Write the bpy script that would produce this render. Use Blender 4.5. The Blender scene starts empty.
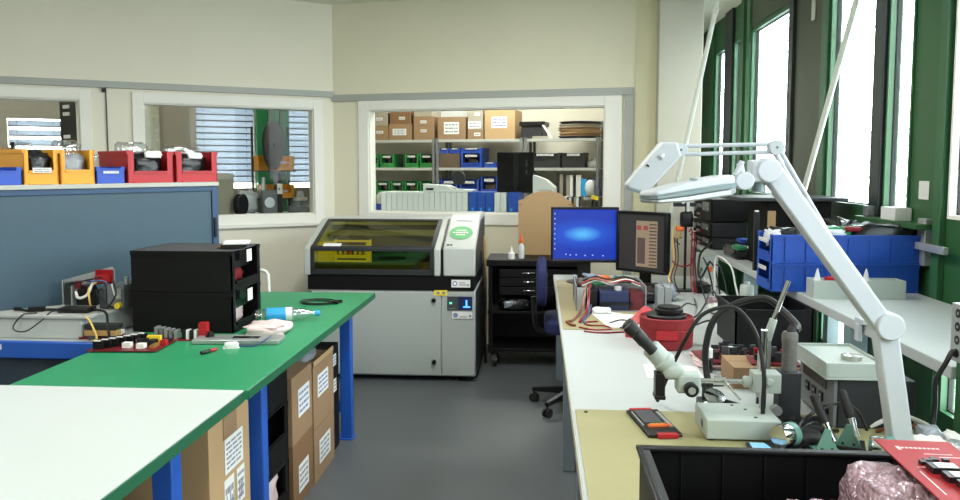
import bpy, bmesh, math, random
from mathutils import Vector, Matrix, noise, Euler
C = bpy.context.scene.collection
SC = bpy.context.scene
PI = math.pi
# ------------------------------------------------------------------ camera
cam = bpy.data.objects.new('camera', bpy.data.cameras.new('camera'))
C.objects.link(cam); SC.camera = cam
cam.location = (0, 0, 1.55)
cam.rotation_euler = (PI/2 - math.atan(62/780), 0, math.atan(59/780))
cam.data.sensor_width = 36; cam.data.lens = 36*780/960
cam.data.shift_y = -21/960; cam.data.clip_start = .02
# ------------------------------------------------------------------ sky, window portals, ceiling lamps, exposure
SC.view_settings.view_transform = 'Standard'; SC.view_settings.look = 'None'
SC.view_settings.gamma = 1; SC.view_settings.exposure = EXPOSURE = 0.45
w = bpy.data.worlds.new('overcast_sky'); SC.world = w; w.use_nodes = True
wn = w.node_tree; bg = wn.nodes['Background']
tc = wn.nodes.new('ShaderNodeTexCoord'); sx = wn.nodes.new('ShaderNodeSeparateXYZ')
cr = wn.nodes.new('ShaderNodeValToRGB')
cr.color_ramp.elements[0].position = .42; cr.color_ramp.elements[0].color = (.55, .58, .60, 1)
cr.color_ramp.elements[1].position = .56; cr.color_ramp.elements[1].color = (.93, .97, 1, 1)
mr = wn.nodes.new('ShaderNodeMapRange'); mr.inputs[1].default_value = -1; mr.inputs[2].default_value = 1
wn.links.new(tc.outputs['Generated'], sx.inputs[0]); wn.links.new(sx.outputs['Z'], mr.inputs[0])
wn.links.new(mr.outputs[0], cr.inputs[0]); wn.links.new(cr.outputs[0], bg.inputs[0])
bg.inputs[1].default_value = 12.0
SC.cycles.use_denoising = True
SC.cycles.max_bounces = 8; SC.cycles.transparent_max_bounces = 16
SC.cycles.caustics_reflective = False; SC.cycles.caustics_refractive = False
SC.cycles.sample_clamp_indirect = 6
def area(name, loc, rot, sx_, sy_, watts, color=(1, 1, 1), portal=False):
    l = bpy.data.lights.new(name, 'AREA'); l.shape = 'RECTANGLE'; l.size = sx_; l.size_y = sy_
    l.energy = watts; l.color = color
    if portal: l.cycles.is_portal = True
    o = bpy.data.objects.new(name, l); C.objects.link(o); o.location = loc; o.rotation_euler = rot
    return o
FX = 1.78                                   # inner face of the window wall
BAYS = [(7.70, 8.14), (7.14, 7.38), (5.77, 6.79), (4.32, 4.99), (3.90, 4.18), (2.55, 3.42), (.7, 1.9), (-1.6, -.2)]
for a, b in BAYS[2:]:
    area('window_portal', (FX+.056, (a+b)/2, 2.01), (0, PI/2, 0), 1.37, b-a, 1, portal=True)
LAMPS = [(-.4, 3.9, 42), (-.4, .6, 18), (-2.6, 2.0, 26)]
for x, y, p in LAMPS:
    area('ceiling_lamp_light', (x, y, 2.925), (0, 0, 0), .26, 1.4, p, (1, .98, .93))
BACK_FILL_LAMPS = [(-.35, 8.0, 46, -.181), (-3.7, 7.9, 7, .56), (-5.4, 6.8, 7, .56)]  # unseen lamps added to light the rooms behind the glass
for x, y, p, r in BACK_FILL_LAMPS:
    area('ceiling_lamp_light', (x, y, 2.925), (0, 0, r), 1.3, .26, p, (1, .98, .93))

# ------------------------------------------------------------------ materials
MATS = {}
def lin(h):
    h = h.lstrip('#'); r = []
    for i in (0, 2, 4):
        v = int(h[i:i+2], 16)/255
        r.append(v/12.92 if v <= .04045 else ((v+.055)/1.055)**2.4)
    return (*r, 1)
def M(name, hexc, rough=.5, metal=0, var=.06, scale=12, bump=0, bscale=60, spec=.5, stretch=None, trans=0, coat=0):
    m = bpy.data.materials.new(name); m.use_nodes = True; t = m.node_tree; b = t.nodes['Principled BSDF']
    b.inputs['Roughness'].default_value = rough; b.inputs['Metallic'].default_value = metal
    b.inputs['Specular IOR Level'].default_value = spec
    if trans: b.inputs['Transmission Weight'].default_value = trans
    if coat: b.inputs['Coat Weight'].default_value = coat
    co = t.nodes.new('ShaderNodeTexCoord'); mp = t.nodes.new('ShaderNodeMapping')
    if stretch: mp.inputs['Scale'].default_value = stretch
    t.links.new(co.outputs['Object'], mp.inputs[0])
    n = t.nodes.new('ShaderNodeTexNoise'); n.inputs['Scale'].default_value = scale; n.inputs['Detail'].default_value = 4
    t.links.new(mp.outputs[0], n.inputs['Vector'])
    mx = t.nodes.new('ShaderNodeMix'); mx.data_type = 'RGBA'
    c = lin(hexc)
    mx.inputs[6].default_value = (*[max(0, v*(1-var*1.6)) for v in c[:3]], 1)
    mx.inputs[7].default_value = (*[min(1, v*(1+var*1.6)) for v in c[:3]], 1)
    t.links.new(n.outputs[0], mx.inputs[0]); t.links.new(mx.outputs[2], b.inputs['Base Color'])
    if bump:
        n2 = t.nodes.new('ShaderNodeTexNoise'); n2.inputs['Scale'].default_value = bscale
        t.links.new(mp.outputs[0], n2.inputs['Vector'])
        bp = t.nodes.new('ShaderNodeBump'); bp.inputs['Strength'].default_value = bump; bp.inputs['Distance'].default_value = .004
        t.links.new(n2.outputs[0], bp.inputs['Height']); t.links.new(bp.outputs[0], b.inputs['Normal'])
    MATS[name] = m
    return m
def thin_glass(name, tint, ior=1.45, rough=.0, gloss=1.0):
    m = bpy.data.materials.new(name); m.use_nodes = True; t = m.node_tree; t.nodes.remove(t.nodes['Principled BSDF'])
    tr = t.nodes.new('ShaderNodeBsdfTransparent'); tr.inputs[0].default_value = tint
    gl = t.nodes.new('ShaderNodeBsdfGlossy'); gl.inputs['Roughness'].default_value = rough
    gl.inputs[0].default_value = (gloss, gloss, gloss, 1)
    lw_ = t.nodes.new('ShaderNodeLayerWeight'); pw = t.nodes.new('ShaderNodeMath'); pw.operation = 'POWER'; pw.inputs[1].default_value = 5
    fr = t.nodes.new('ShaderNodeMath'); fr.operation = 'MULTIPLY_ADD'; fr.inputs[1].default_value = .4
    fr.inputs[2].default_value = ((ior-1)/(ior+1))**2*1.6
    t.links.new(lw_.outputs['Facing'], pw.inputs[0]); t.links.new(pw.outputs[0], fr.inputs[0])
    mx = t.nodes.new('ShaderNodeMixShader')
    t.links.new(fr.outputs[0], mx.inputs[0]); t.links.new(tr.outputs[0], mx.inputs[1]); t.links.new(gl.outputs[0], mx.inputs[2])
    t.links.new(mx.outputs[0], t.nodes['Material Output'].inputs[0]); MATS[name] = m
def emit(name, hexc, s):
    m = bpy.data.materials.new(name); m.use_nodes = True; t = m.node_tree; b = t.nodes['Principled BSDF']
    b.inputs['Base Color'].default_value = (.02, .02, .02, 1); b.inputs['Emission Color'].default_value = lin(hexc)
    b.inputs['Emission Strength'].default_value = s; b.inputs['Roughness'].default_value = .3; MATS[name] = m
    return m
def translucent(name, hexc):
    m = bpy.data.materials.new(name); m.use_nodes = True; t = m.node_tree; t.nodes.remove(t.nodes['Principled BSDF'])
    a = t.nodes.new('ShaderNodeBsdfDiffuse'); b = t.nodes.new('ShaderNodeBsdfTranslucent'); x = t.nodes.new('ShaderNodeMixShader')
    a.inputs[0].default_value = lin(hexc); b.inputs[0].default_value = lin(hexc); x.inputs[0].default_value = .6
    t.links.new(a.outputs[0], x.inputs[1]); t.links.new(b.outputs[0], x.inputs[2]); t.links.new(x.outputs[0], t.nodes['Material Output'].inputs[0]); MATS[name] = m

M('wall_cream', 'EAE5CE', .85, var=.02, scale=3, bump=.08, bscale=180)
M('wall_yellow', 'DAD5B4', .85, var=.02, scale=3, bump=.08, bscale=180)
M('wall_white', 'ECE8D8', .85, var=.02, scale=3)
M('column_paint', 'C0BDAE', .8, var=.03, scale=4, bump=.15, bscale=90)
M('ceiling_white', 'E6E4D6', .9, var=.02, scale=3)
M('lino', '515659', .42, var=.05, scale=2.5, bump=.04, bscale=20, spec=.45)
M('trunking', 'ACAFAB', .5, var=.02)
M('frame_white', 'F0EFE8', .5, var=.015)
M('green_steel', '2C5A34', .42, var=.08, scale=5)
M('green_steel_light', '33623F', .4, var=.06, scale=5)
M('olive_steel', '3C432E', .5, var=.06)
M('dark_steel', '23292A', .45, var=.08)
M('gasket', '151817', .7)
M('green_top', '2A885C', .38, var=.04, scale=6, spec=.4)
M('green_edge', '1C5C3E', .45, var=.04)
M('white_sheet', 'C2C9C8', .4, var=.008, scale=2)
M('blue_steel', '1F54AE', .4, var=.05, scale=6)
M('cabinet_blue', '374F5E', .5, var=.04, scale=3, stretch=(30, 30, 1))
M('cabinet_trim', '284668', .5, var=.04)
M('ledge_grey', 'AEAFA8', .5, var=.02)
M('slate', '2E3B4A', .7, var=.1, scale=8, stretch=(40, 1, 1))
M('bench_white', 'B2B8B8', .42, var=.012, scale=3)
M('bench_edge', 'B9B6A4', .5)
M('esd_mat', '98936A', .6, var=.03, scale=20, bump=.03, bscale=300)
M('esd_mat_tan', '948B69', .6, var=.03, scale=20)
M('grey_steel', '7F8A90', .4, .3, var=.04)
M('light_steel', 'AEB4B4', .35, .6, var=.04)
M('chrome', 'C6C8C8', .14, 1, var=.03)
M('aluminium', 'B4B8BB', .35, .5, var=.05, stretch=(1, 1, 14))
M('black_plastic', '0D0D0F', .4, var=.12, spec=.35)
M('black_esd', '08080A', .5, var=.12, scale=9, spec=.25)
M('black_matt', '070708', .7, var=.1, spec=.2)
M('black_rubber', '101011', .6, var=.1)
M('black_gloss', '0C0D10', .18, var=.1)
M('charcoal', '212327', .5, var=.06)
M('dark_grey', '3E4145', .5, var=.05)
M('mid_grey', '6C6F72', .5, var=.05)
M('lamp_white', 'BCC2CA', .32, var=.012, scale=6)
M('lamp_grey', '748789', .4, var=.03)
M('instrument_white', 'ADB7B1', .4, var=.02)
M('printer_white', 'B3B8B4', .42, var=.012)
M('printer_grey', 'A3AAA7', .42, var=.012)
M('paper', 'DADCDA', .8, var=.01)
M('ink', '85878F', .8)
M('ink_blue', '7680AA', .8)
M('card', '8F7355', .85, var=.06, scale=5, bump=.05)
M('card_dark', '7C5C3C', .85, var=.07, scale=5)
M('card_light', 'AE9069', .85, var=.05, scale=5)
M('card_grey', '9C9686', .85, var=.05, scale=5)
M('tape', 'C6A772', .3, var=.03)
M('bin_yellow', 'E39D1B', .42, var=.03)
M('bin_red', 'AE1A24', .42, var=.03)
M('bin_blue', '1B49B2', .42, var=.03)
M('bin_blue_deep', '1A4CAC', .42, var=.03)
M('bin_green', '1B863A', .45, var=.04)
M('bag_dark', '15171B', .25, var=.25, scale=25, bump=.5, bscale=40)
M('bag_grey', '8D949C', .25, var=.2, scale=25, bump=.5, bscale=40)
M('bag_clear', 'C9CDD0', .2, var=.15, scale=25, bump=.6, bscale=45)
M('bag_brown', '5A4B3C', .4, var=.25, scale=25, bump=.4, bscale=40)
M('pcb_red', '931720', .5, var=.07, scale=30, spec=.25)
M('pcb_darkred', '64161F', .4, var=.1, scale=30)
M('pcb_green', '1D7A4E', .35, var=.08, scale=30)
M('chip', '141417', .4)
M('relay_white', 'E4E4DF', .4)
M('gold', 'C9A45A', .3, .7)
M('red_plastic', 'A81822', .4, var=.04)
M('red_fabric', '7E1119', .7, var=.1, scale=40, bump=.2, bscale=200)
M('blue_fabric', '111A4C', .8, var=.08, scale=30, bump=.2, bscale=200)
M('orange', 'D9652A', .45)
M('yellow', 'E8CF35', .45)
M('cyan_blue', '2C9BD6', .35)
M('teal', '5C887F', .4, var=.04)
M('wood', 'B08B52', .6, var=.12, scale=8, stretch=(1, 12, 1))
M('wire_red', '861A23', .4); M('wire_black', '121214', .4); M('wire_yellow', 'D8B75E', .4)
M('wire_white', 'D9D9D4', .4); M('wire_orange', '6A381E', .4); M('wire_blue', '45527A', .4)
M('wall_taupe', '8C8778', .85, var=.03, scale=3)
M('green_column', '1F7A47', .4, var=.05)
M('bubble_pink', 'A88A94', .13, var=.10, scale=60, spec=.8)
def bubbles(m):
    t = m.node_tree; v = t.nodes.new('ShaderNodeTexVoronoi'); v.inputs['Scale'].default_value = 80; co = t.nodes.new('ShaderNodeTexCoord')
    b = t.nodes.new('ShaderNodeBump'); b.invert = True; b.inputs['Strength'].default_value = 1; b.inputs['Distance'].default_value = .009
    t.links.new(co.outputs['Object'], v.inputs['Vector']); t.links.new(v.outputs['Distance'], b.inputs['Height']); t.links.new(b.outputs[0], t.nodes['Principled BSDF'].inputs['Normal'])
bubbles(MATS['bubble_pink'])
M('bag_pink', 'E2CCCB', .25, var=.1, scale=20, bump=.5, bscale=50)
M('foam_grey', '6E6C68', .9, var=.15, scale=80, bump=.5, bscale=200)
M('stay_white', 'C9CEC2', .4)
M('yellow_box', 'EBDD22', .5)
M('green_logo', '58A86A', .5, var=.05)
M('tin', 'B7B5AC', .25, .8)
M('glassblock', '9A9B86', .3, var=.25, scale=30)
M('reel_beige', 'DCD0BC', .5, var=.05)
M('navy', '16264F', .4, var=.1)
thin_glass('glass_window', (.93, .96, .95, 1), 1.45)
thin_glass('glass_inner', (.96, .98, .97, 1), 1.12)
thin_glass('lid_glass', (.82, .80, .36, 1), 1.45, .03)
thin_glass('film', (.86, .88, .90, 1), 2.2, .12)
thin_glass('clear_plastic', (.93, .96, .97, 1), 1.5, .05)
thin_glass('blue_plastic', (.35, .72, .95, 1), 1.45, .08)
translucent('blind_white', 'EEF2F4'); translucent('blind_inner', 'B4BCC4')
emit('lamp_diffuser', 'FFF6E0', 3.0)
emit('led_blue', '3C7BFF', 3.0); emit('led_green', '59D8B0', 1.2); emit('phone_blue', '7FBEE6', 1.0)
# ------------------------------------------------------------------ mesh builder
class G:
    def __init__(s, mat='black_plastic'):
        s.bm = bmesh.new(); s.mats = []; s.T = Matrix(); s.use(mat)
    def use(s, mat):
        if mat not in s.mats: s.mats.append(mat)
        s.mi = s.mats.index(mat); return s
    def add(s, vs, fs):
        v = [s.bm.verts.new(s.T @ Vector(p)) for p in vs]
        for f in fs:
            try:
                fc = s.bm.faces.new([v[i] for i in f]); fc.material_index = s.mi
            except ValueError: pass
        return s
    def box(s, x0, y0, z0, x1, y1, z1):
        return s.add([(x0,y0,z0),(x1,y0,z0),(x1,y1,z0),(x0,y1,z0),(x0,y0,z1),(x1,y0,z1),(x1,y1,z1),(x0,y1,z1)],
                     [(3,2,1,0),(4,5,6,7),(0,1,5,4),(1,2,6,5),(2,3,7,6),(3,0,4,7)])
    def obox(s, c, size, rot=(0,0,0)):
        o = s.T; s.T = o @ Matrix.Translation(c) @ Euler(rot).to_matrix().to_4x4()
        a, b, d = [v/2 for v in size]; s.box(-a,-b,-d,a,b,d); s.T = o; return s
    def rings(s, rs, cap=True, closed=False):
        n = len(rs[0]); vs = [p for r in rs for p in r]; fs = []
        m = len(rs)
        for i in range(m if closed else m-1):
            for k in range(n):
                a = i*n+k; b = i*n+(k+1)%n; c = ((i+1)%m)*n+(k+1)%n; d = ((i+1)%m)*n+k
                fs.append((a,b,c,d))
        if cap and not closed:
            fs.append(tuple(reversed(range(n)))); fs.append(tuple((m-1)*n+k for k in range(n)))
        return s.add(vs, fs)
    def cyl(s, p0, p1, r0, r1=None, n=16):
        p0 = Vector(p0); p1 = Vector(p1); r1 = r0 if r1 is None else r1
        d = (p1-p0).normalized(); u = d.orthogonal().normalized(); v = d.cross(u)
        return s.rings([[p+(u*math.cos(2*PI*k/n)+v*math.sin(2*PI*k/n))*r for k in range(n)] for p, r in ((p0,r0),(p1,r1))])
    def lathe(s, prof, o=(0,0,0), d=(0,0,1), n=20):
        o = Vector(o); d = Vector(d).normalized(); u = d.orthogonal().normalized(); v = d.cross(u)
        return s.rings([[o+d*z+(u*math.cos(2*PI*k/n)+v*math.sin(2*PI*k/n))*max(r,1e-4) for k in range(n)] for r, z in prof])
    def tube(s, pts, r, n=8, k=6, closed=False):
        P = [Vector(p) for p in pts]
        if k > 1 and len(P) > 2:
            Q = []; L = len(P); seg = L if closed else L-1
            for i in range(seg):
                if closed: a, b, c, d = P[i-1], P[i], P[(i+1)%L], P[(i+2)%L]
                else:
                    b, c = P[i], P[i+1]; a = P[i-1] if i else b*2-c; d = P[i+2] if i+2 < L else c*2-b
                for j in range(k):
                    t = j/k
                    Q.append(.5*((2*b)+(c-a)*t+(2*a-5*b+4*c-d)*t*t+(3*b-a-3*c+d)*t**3))
            if not closed: Q.append(P[-1])
            P = Q
        rs = []; u = None; m = len(P)
        for i, p in enumerate(P):
            a = P[i-1] if (i or closed) else P[0]; b = P[(i+1) % m] if (i+1 < m or closed) else P[-1]
            d = (b-a).normalized()
            u = d.orthogonal().normalized() if u is None else (u-d*u.dot(d)).normalized()
            v = d.cross(u)
            rs.append([p+(u*math.cos(2*PI*q/n)+v*math.sin(2*PI*q/n))*r for q in range(n)])
        return s.rings(rs, closed=closed)
    def prism(s, poly, a, b, axis='z'):
        f = {'z': lambda p, h: (p[0],p[1],h), 'y': lambda p, h: (p[0],h,p[1]), 'x': lambda p, h: (h,p[0],p[1])}[axis]
        n = len(poly); ar = sum(poly[i][0]*poly[(i+1)%n][1]-poly[(i+1)%n][0]*poly[i][1] for i in range(n))
        if (ar < 0) != (axis == 'y'): poly = poly[::-1]
        if b < a: a, b = b, a
        return s.rings([[f(p,a) for p in poly],[f(p,b) for p in poly]])
    def lump(s, c, size, seed=0, e=.5, amp=.12, nu=16, nv=10, freq=3.0):
        c = Vector(c); rs = []
        sg = lambda x, q: math.copysign(abs(x)**q, x)
        for i in range(nv+1):
            th = -PI/2+PI*i/nv; ring = []
            for k in range(nu):
                ph = 2*PI*k/nu
                d = Vector((sg(math.cos(th),e)*sg(math.cos(ph),e), sg(math.cos(th),e)*sg(math.sin(ph),e), sg(math.sin(th),e)))
                f = 1+amp*noise.noise(d*freq+Vector((seed*7.3,seed*3.1,seed)))*2
                ring.append(c+Vector((d.x*size[0]/2*f, d.y*size[1]/2*f, d.z*size[2]/2*(f if d.z > -.9 else 1))))
            rs.append(ring)
        return s.rings(rs)
    def label(s, o, u, v, w, h, rows=5, seed=1, mat='paper', ink='ink'):
        """paper label centred at o in the plane of unit vectors u (text direction), v (up), with lines too fine to read"""
        o = Vector(o); u = Vector(u).normalized(); v = Vector(v).normalized(); n = u.cross(v); old = s.T
        s.T = old @ Matrix((( u.x,v.x,n.x,o.x),(u.y,v.y,n.y,o.y),(u.z,v.z,n.z,o.z),(0,0,0,1)))
        s.use(mat); s.box(-w/2,-h/2,0,w/2,h/2,.0012); rnd = random.Random(seed)
        if rows:
            s.use(ink); st = h*.84/rows
            for i in range(rows):
                y = h*.42-st*(i+.75); x = -w*.42
                while x < w*.36:
                    l = min(w*rnd.uniform(.08,.3), w*.42-x); s.box(x,y,.0012,x+l,y+st*.45,.0017); x += l+w*.05
        s.T = old; return s
    def build(s, name, parent=None, bevel=0, loc=None, rotz=0, seg=2, smooth=35):
        bmesh.ops.recalc_face_normals(s.bm, faces=s.bm.faces[:])
        for f in s.bm.faces: f.smooth = True
        me = bpy.data.meshes.new(name); s.bm.to_mesh(me); s.bm.free()
        me.set_sharp_from_angle(angle=math.radians(smooth))
        for m in s.mats: me.materials.append(MATS[m])
        o = bpy.data.objects.new(name, me); C.objects.link(o)
        if parent: o.parent = parent
        if loc: o.location = loc
        o.rotation_euler.z = rotz
        if bevel:
            b = o.modifiers.new('bevel', 'BEVEL'); b.width = bevel; b.segments = seg; b.limit_method = 'ANGLE'; b.angle_limit = math.radians(40)
        return o
def tag(o, label, cat, group=None):
    o['label'] = label; o['category'] = cat
    if group: o['group'] = group
    return o
def thing(name, label, cat, loc=(0,0,0), rotz=0, group=None):
    o = bpy.data.objects.new(name, None); C.objects.link(o); o.empty_display_size = .05
    o.location = loc; o.rotation_euler.z = rotz
    return tag(o, label, cat, group)
def struct(name, g, loc=(0,0,0), rotz=0, bevel=0, parent=None):
    o = g.build(name, parent, bevel, loc, rotz); o['kind'] = 'structure'; return o
def dup(o, loc=None, rotz=None, label=None, parent=None, group=None):
    c = o.copy(); C.objects.link(c)
    if parent: c.parent = parent
    if loc is not None: c.location = loc
    if rotz is not None: c.rotation_euler.z = rotz
    if label: c['label'] = label
    if group: c['group'] = group
    for ch in list(o.children): dup(ch, parent=c)
    return c
# ------------------------------------------------------------------ the setting
CX, CY = -1.861, 7.0                                     # the corner where the two partition walls meet
AB, AL = math.radians(-10.37), math.radians(32.3)        # headings of the back and the left partition
def holed(g, x0, x1, z0, z1, y0, y1, holes):
    xs = sorted({x0, x1, *[v for h in holes for v in h[:2]]}); zs = sorted({z0, z1, *[v for h in holes for v in h[2:]]})
    for a, b in zip(xs, xs[1:]):
        run = None
        for c, d in zip(zs, zs[1:]):
            solid = not any(h[0] <= a and b <= h[1] and h[2] <= c and d <= h[3] for h in holes)
            if solid: run = (run[0], d) if run else (c, d)
            if run and (not solid or d == z1): g.box(a, y0, run[0], b, y1, run[1]); run = None
    return g
def border(g, x0, x1, z0, z1, t, y0, y1):
    g.box(x0, y0, z0, x1, y1, z0+t); g.box(x0, y0, z1-t, x1, y1, z1)
    return g.box(x0, y0, z0+t, x0+t, y1, z1-t).box(x1-t, y0, z0+t, x1, y1, z1-t)
struct('floor', G('lino').box(-9, -2.7, -.06, 2.0, 11.5, 0))
struct('ceiling', G('ceiling_white').box(-9, -2.7, 3.0, 2.0, 11.5, 3.08))
WB = (.345, 2.440, 1.145, 2.055)
struct('wall_back', holed(G('wall_cream'), 0, 2.86, 0, 3.0, 0, .12, [WB]), (CX, CY, 0), AB)
WL2 = (-1.587, -.187, 1.128, 2.067); WL1 = (-3.45, -2.047, 1.128, 2.075)
struct('wall_left', holed(G('wall_white'), -3.74, 0, 0, 3.0, 0, .12, [WL2, WL1]), (CX, CY, 0), AL)
struct('wall_side', G('wall_white').box(-5.12, -2.6, 0, -5.0, 5.0, 3.0))
struct('wall_behind', G('wall_white').box(-5.0, -2.7, 0, 1.78, -2.6, 3.0))
struct('column_corner', G('column_paint').box(.94, 6.36, 0, 1.285, 9.7, 3.0), bevel=.006)
struct('trim_1', G('wall_yellow').box(2.69, -.02, 0, 2.86, 0, 3.0), (CX, CY, 0), AB)
struct('wall_passage', G('wall_white').box(1.285, 9.6, 0, 1.78, 9.7, 3.0))
# trunking rail under the ceiling zone, turning down at its right end
g = G('trunking').box(0, -.03, 2.137, 2.672, 0, 2.197).box(2.604, -.03, .3, 2.672, 0, 2.137)
struct('trim_2', g, (CX, CY, 0), AB, .003)
struct('trim_3', G('trunking').box(-3.7, -.03, 2.175, 0, 0, 2.228), (CX, CY, 0), AL, .003)
g = G('wire_black').box(-1.86, -.012, .9, -1.852, 0, 2.175).use('black_plastic').box(-1.885, -.03, 2.14, -1.86, 0, 2.17)
struct('trim_4', g, (CX, CY, 0), AL)
def inner_window(name, W, t, rot, sill, tr=0):
    x0, x1, z0, z1 = W
    g = holed(G('frame_white'), x0-t, x1+t+tr, z0-t, z1+t, -.022, 0, [W])
    border(g, x0-.001, x1+.001, z0-.001, z1+.001, .012, 0, .12)
    if sill: g.box(x0-t-.01, -.05, z0-t-.02, x1+t+.01, 0, z0-t+.012)
    f = struct(name, g, (CX, CY, 0), rot, .003)
    struct('pane', G('glass_inner').box(x0, .05, z0, x1, .056, z1), parent=f)
    return f
inner_window('window_1', WB, .096, AB, False, .045)
inner_window('window_2', WL2, .082, AL, True)
inner_window('window_3', WL1, .082, AL, False)
# ledge inside the back window carrying the folders
struct('sill_back', G('frame_white').box(.3, .12, 1.09, 2.55, .42, 1.13), (CX, CY, 0), AB)
# rooms behind the glass
struct('wall_store', G('column_paint').box(-.85, 2.25, 0, 2.7, 2.35, 3.0), (CX, CY, 0), AB)
FL = [(-.811, -.152, 1.30, 2.235), (.25, .56, 1.30, 2.235), (-2.68, -2.17, 1.45, 2.06)]  # last opening and its slats are added to imitate reflected light stripes
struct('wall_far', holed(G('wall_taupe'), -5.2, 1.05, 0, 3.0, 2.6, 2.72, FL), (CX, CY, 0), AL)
g = G('wall_white'); a = Vector((.05, .12)); b = Vector((.98, 2.62)); n = Vector((b.y-a.y, a.x-b.x)).normalized()*.05
g.prism([a+n, b+n, b-n, a-n], 0, 3.0); struct('wall_between', g, (CX, CY, 0), AL)
struct('wall_end', G('wall_white').box(-5.3, .12, 0, -5.2, 2.6, 3.0), (CX, CY, 0), AL)
struct('trim_5', G('glassblock').box(-1.40, 2.56, .9, -1.21, 2.6, 3.0), (CX, CY, 0), AL)
struct('trim_6', G('green_column').box(-.145, 2.5, 0, .235, 2.6, 3.0).use('green_steel').box(-.02, 2.47, 0, .02, 2.5, 3.0).box(.12, 2.47, 0, .15, 2.5, 3), (CX, CY, 0), AL)
# window wall of green steel
H1, H2 = 1.325, 2.695
holes = [(a, b, H1, H2) for a, b in BAYS]+[(4.32, 4.99, .46, .86), (3.90, 4.18, .46, .86), (2.55, 3.53, .46, .86)]
BAYS[5] = (2.55, 3.53); holes[5] = (2.55, 3.53, H1, H2)
T90 = Matrix.Rotation(PI/2, 4, 'Z')
def fac(mat):
    g = G(mat); g.T = T90; return g                  # local x runs along the wall, local -y faces out of the building
struct('wall_right', holed(fac('green_steel'), -2.7, 9.7, 0, 3.0, -FX-.05, -FX, holes))
for i, (a, b, c, d) in enumerate(holes):
    light = i == 5
    g = border(fac('frame_white' if light else 'green_steel_light'), a, b, c, d, .018, -FX-.05, -FX+.010)
    g.use('gasket'); border(g, a+.018, b-.018, c+.018, d-.018, .006, -FX-.04, -FX-.02)
    f = struct('window_%d' % (i+4), g)
    g = fac('glass_window'); g.box(a+.018, -FX-.034, c+.018, b-.018, -FX-.028, d-.018); struct('pane', g, parent=f)
# protruding steel posts and mullions beside the panes
for i, (y0, y1, mat) in enumerate([(6.80, 6.90, 'green_steel_light'), (5.66, 5.76, 'dark_steel'), (5.01, 5.10, 'green_steel_light'), (4.19, 4.31, 'dark_steel'),
                                   (7.40, 7.68, 'dark_steel'), (3.555, 3.62, 'green_steel_light'), (8.2, 8.34, 'green_steel_light'), (7.0, 7.1, 'green_steel')]):
    g = fac(mat); g.box(y0, -FX, 1.292 if mat == 'dark_steel' else 0, y1, -FX+.028, 3.0); struct('trim_%d' % (i+7), g, bevel=.003)
g = fac('olive_steel').box(5.13, -FX, 1.3, 5.65, -FX+.008, 3.0).box(5.13, -FX, 2.72, 6.8, -FX+.008, 3.0); struct('trim_20', g)
g = fac('green_steel'); g.box(3.64, -FX, 1.268, 4.33, -FX+.09, 1.292); struct('sill_right', g, bevel=.003)
def blind(label, w, h, loc, rot, pitch=.085, tilt=-.25, depth=.07, mat='blind_white'):
    g = G(mat); n = int(h/pitch)
    for i in range(n):
        z = h/2-(i+.5)*pitch; g.use(mat).obox((0, 0, z), (w, depth, .0025), (tilt, 0, 0))
        if mat == 'blind_inner': g.use('mid_grey').obox((0, -depth/2*math.cos(tilt)-.003, z-depth/2*math.sin(tilt)), (w, .003, .016))  # dark strip on each slat imitates the shade line between slats
    t = thing('venetian_blind', label, 'blind', loc, rot, 'venetian blinds outside the windows')
    g.build('slats', t)
    for s in (-1, 1): G('mid_grey').cyl((s*(w/2-.08), 0, -h/2), (s*(w/2-.08), 0, h/2), .003, n=6).build('guide_wire', t)
    return t
BL = ['pale blind in the narrow window farthest along the green wall', 'pale blind in the second window from the far end of the green wall',
      'pale sunlit blind in the wide far window left of the olive wall panel', 'pale sunlit blind in the tall window right of the olive wall panel',
      'pale blind in the narrow window beside the dark mullion', 'pale blind in the window beyond the green column at the right edge']
for (a, b), l in zip(BAYS[:6], BL):
    blind(l, b-a+.1, H2-H1+.06, (FX+.11, (a+b)/2, (H1+H2)/2), PI/2)
def lw(x, y, z=0): return (CX+math.cos(AL)*x-math.sin(AL)*y, CY+math.sin(AL)*x+math.cos(AL)*y, z)
def bw(x, y, z=0): return (CX+math.cos(AB)*x-math.sin(AB)*y, CY+math.sin(AB)*x+math.cos(AB)*y, z)
for (a, b, c, d), l in zip(FL, ['blind of dark lined slats in the far room, left of its green column', 'narrow blind in the far room, right of its green column',
                                'blind seen through the leftmost inner window']):
    blind(l, b-a-.01, d-c, lw((a+b)/2, 2.66, (c+d)/2), AL, .072 if c < 1.4 else .10, 1.12, .086 if c < 1.4 else .07, 'blind_inner')
# ceiling lamps; those in the back rooms are added for light
def ceiling_lamp(loc, rot, label):
    t = thing('ceiling_lamp', label, 'lamp', loc, rot)
    g = G('frame_white').box(-.17, -.76, -.03, .17, .76, 0); g.box(-.17, -.76, -.05, -.15, .76, -.03).box(.15, -.76, -.05, .17, .76, -.03)
    g.box(-.15, -.76, -.05, .15, -.74, -.03).box(-.15, .74, -.05, .15, .76, -.03)
    g.build('housing', t); G('lamp_diffuser').box(-.15, -.74, -.045, .15, .74, -.031).build('diffuser', t)
for (x, y, p), l in zip(LAMPS, ['long white ceiling lamp over the aisle near the printer', 'long white ceiling lamp over the near end of the aisle', 'long white ceiling lamp over the green tables']):
    ceiling_lamp((x, y, 3.0), 0, l)
for (x, y, p, r), l in zip(BACK_FILL_LAMPS, ['long white ceiling lamp in the store room behind the back window', 'long white ceiling lamp in the room behind the left window', 'long white ceiling lamp in the room behind the leftmost window']):
    ceiling_lamp((x, y, 3.0), r+PI/2, l)
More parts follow.
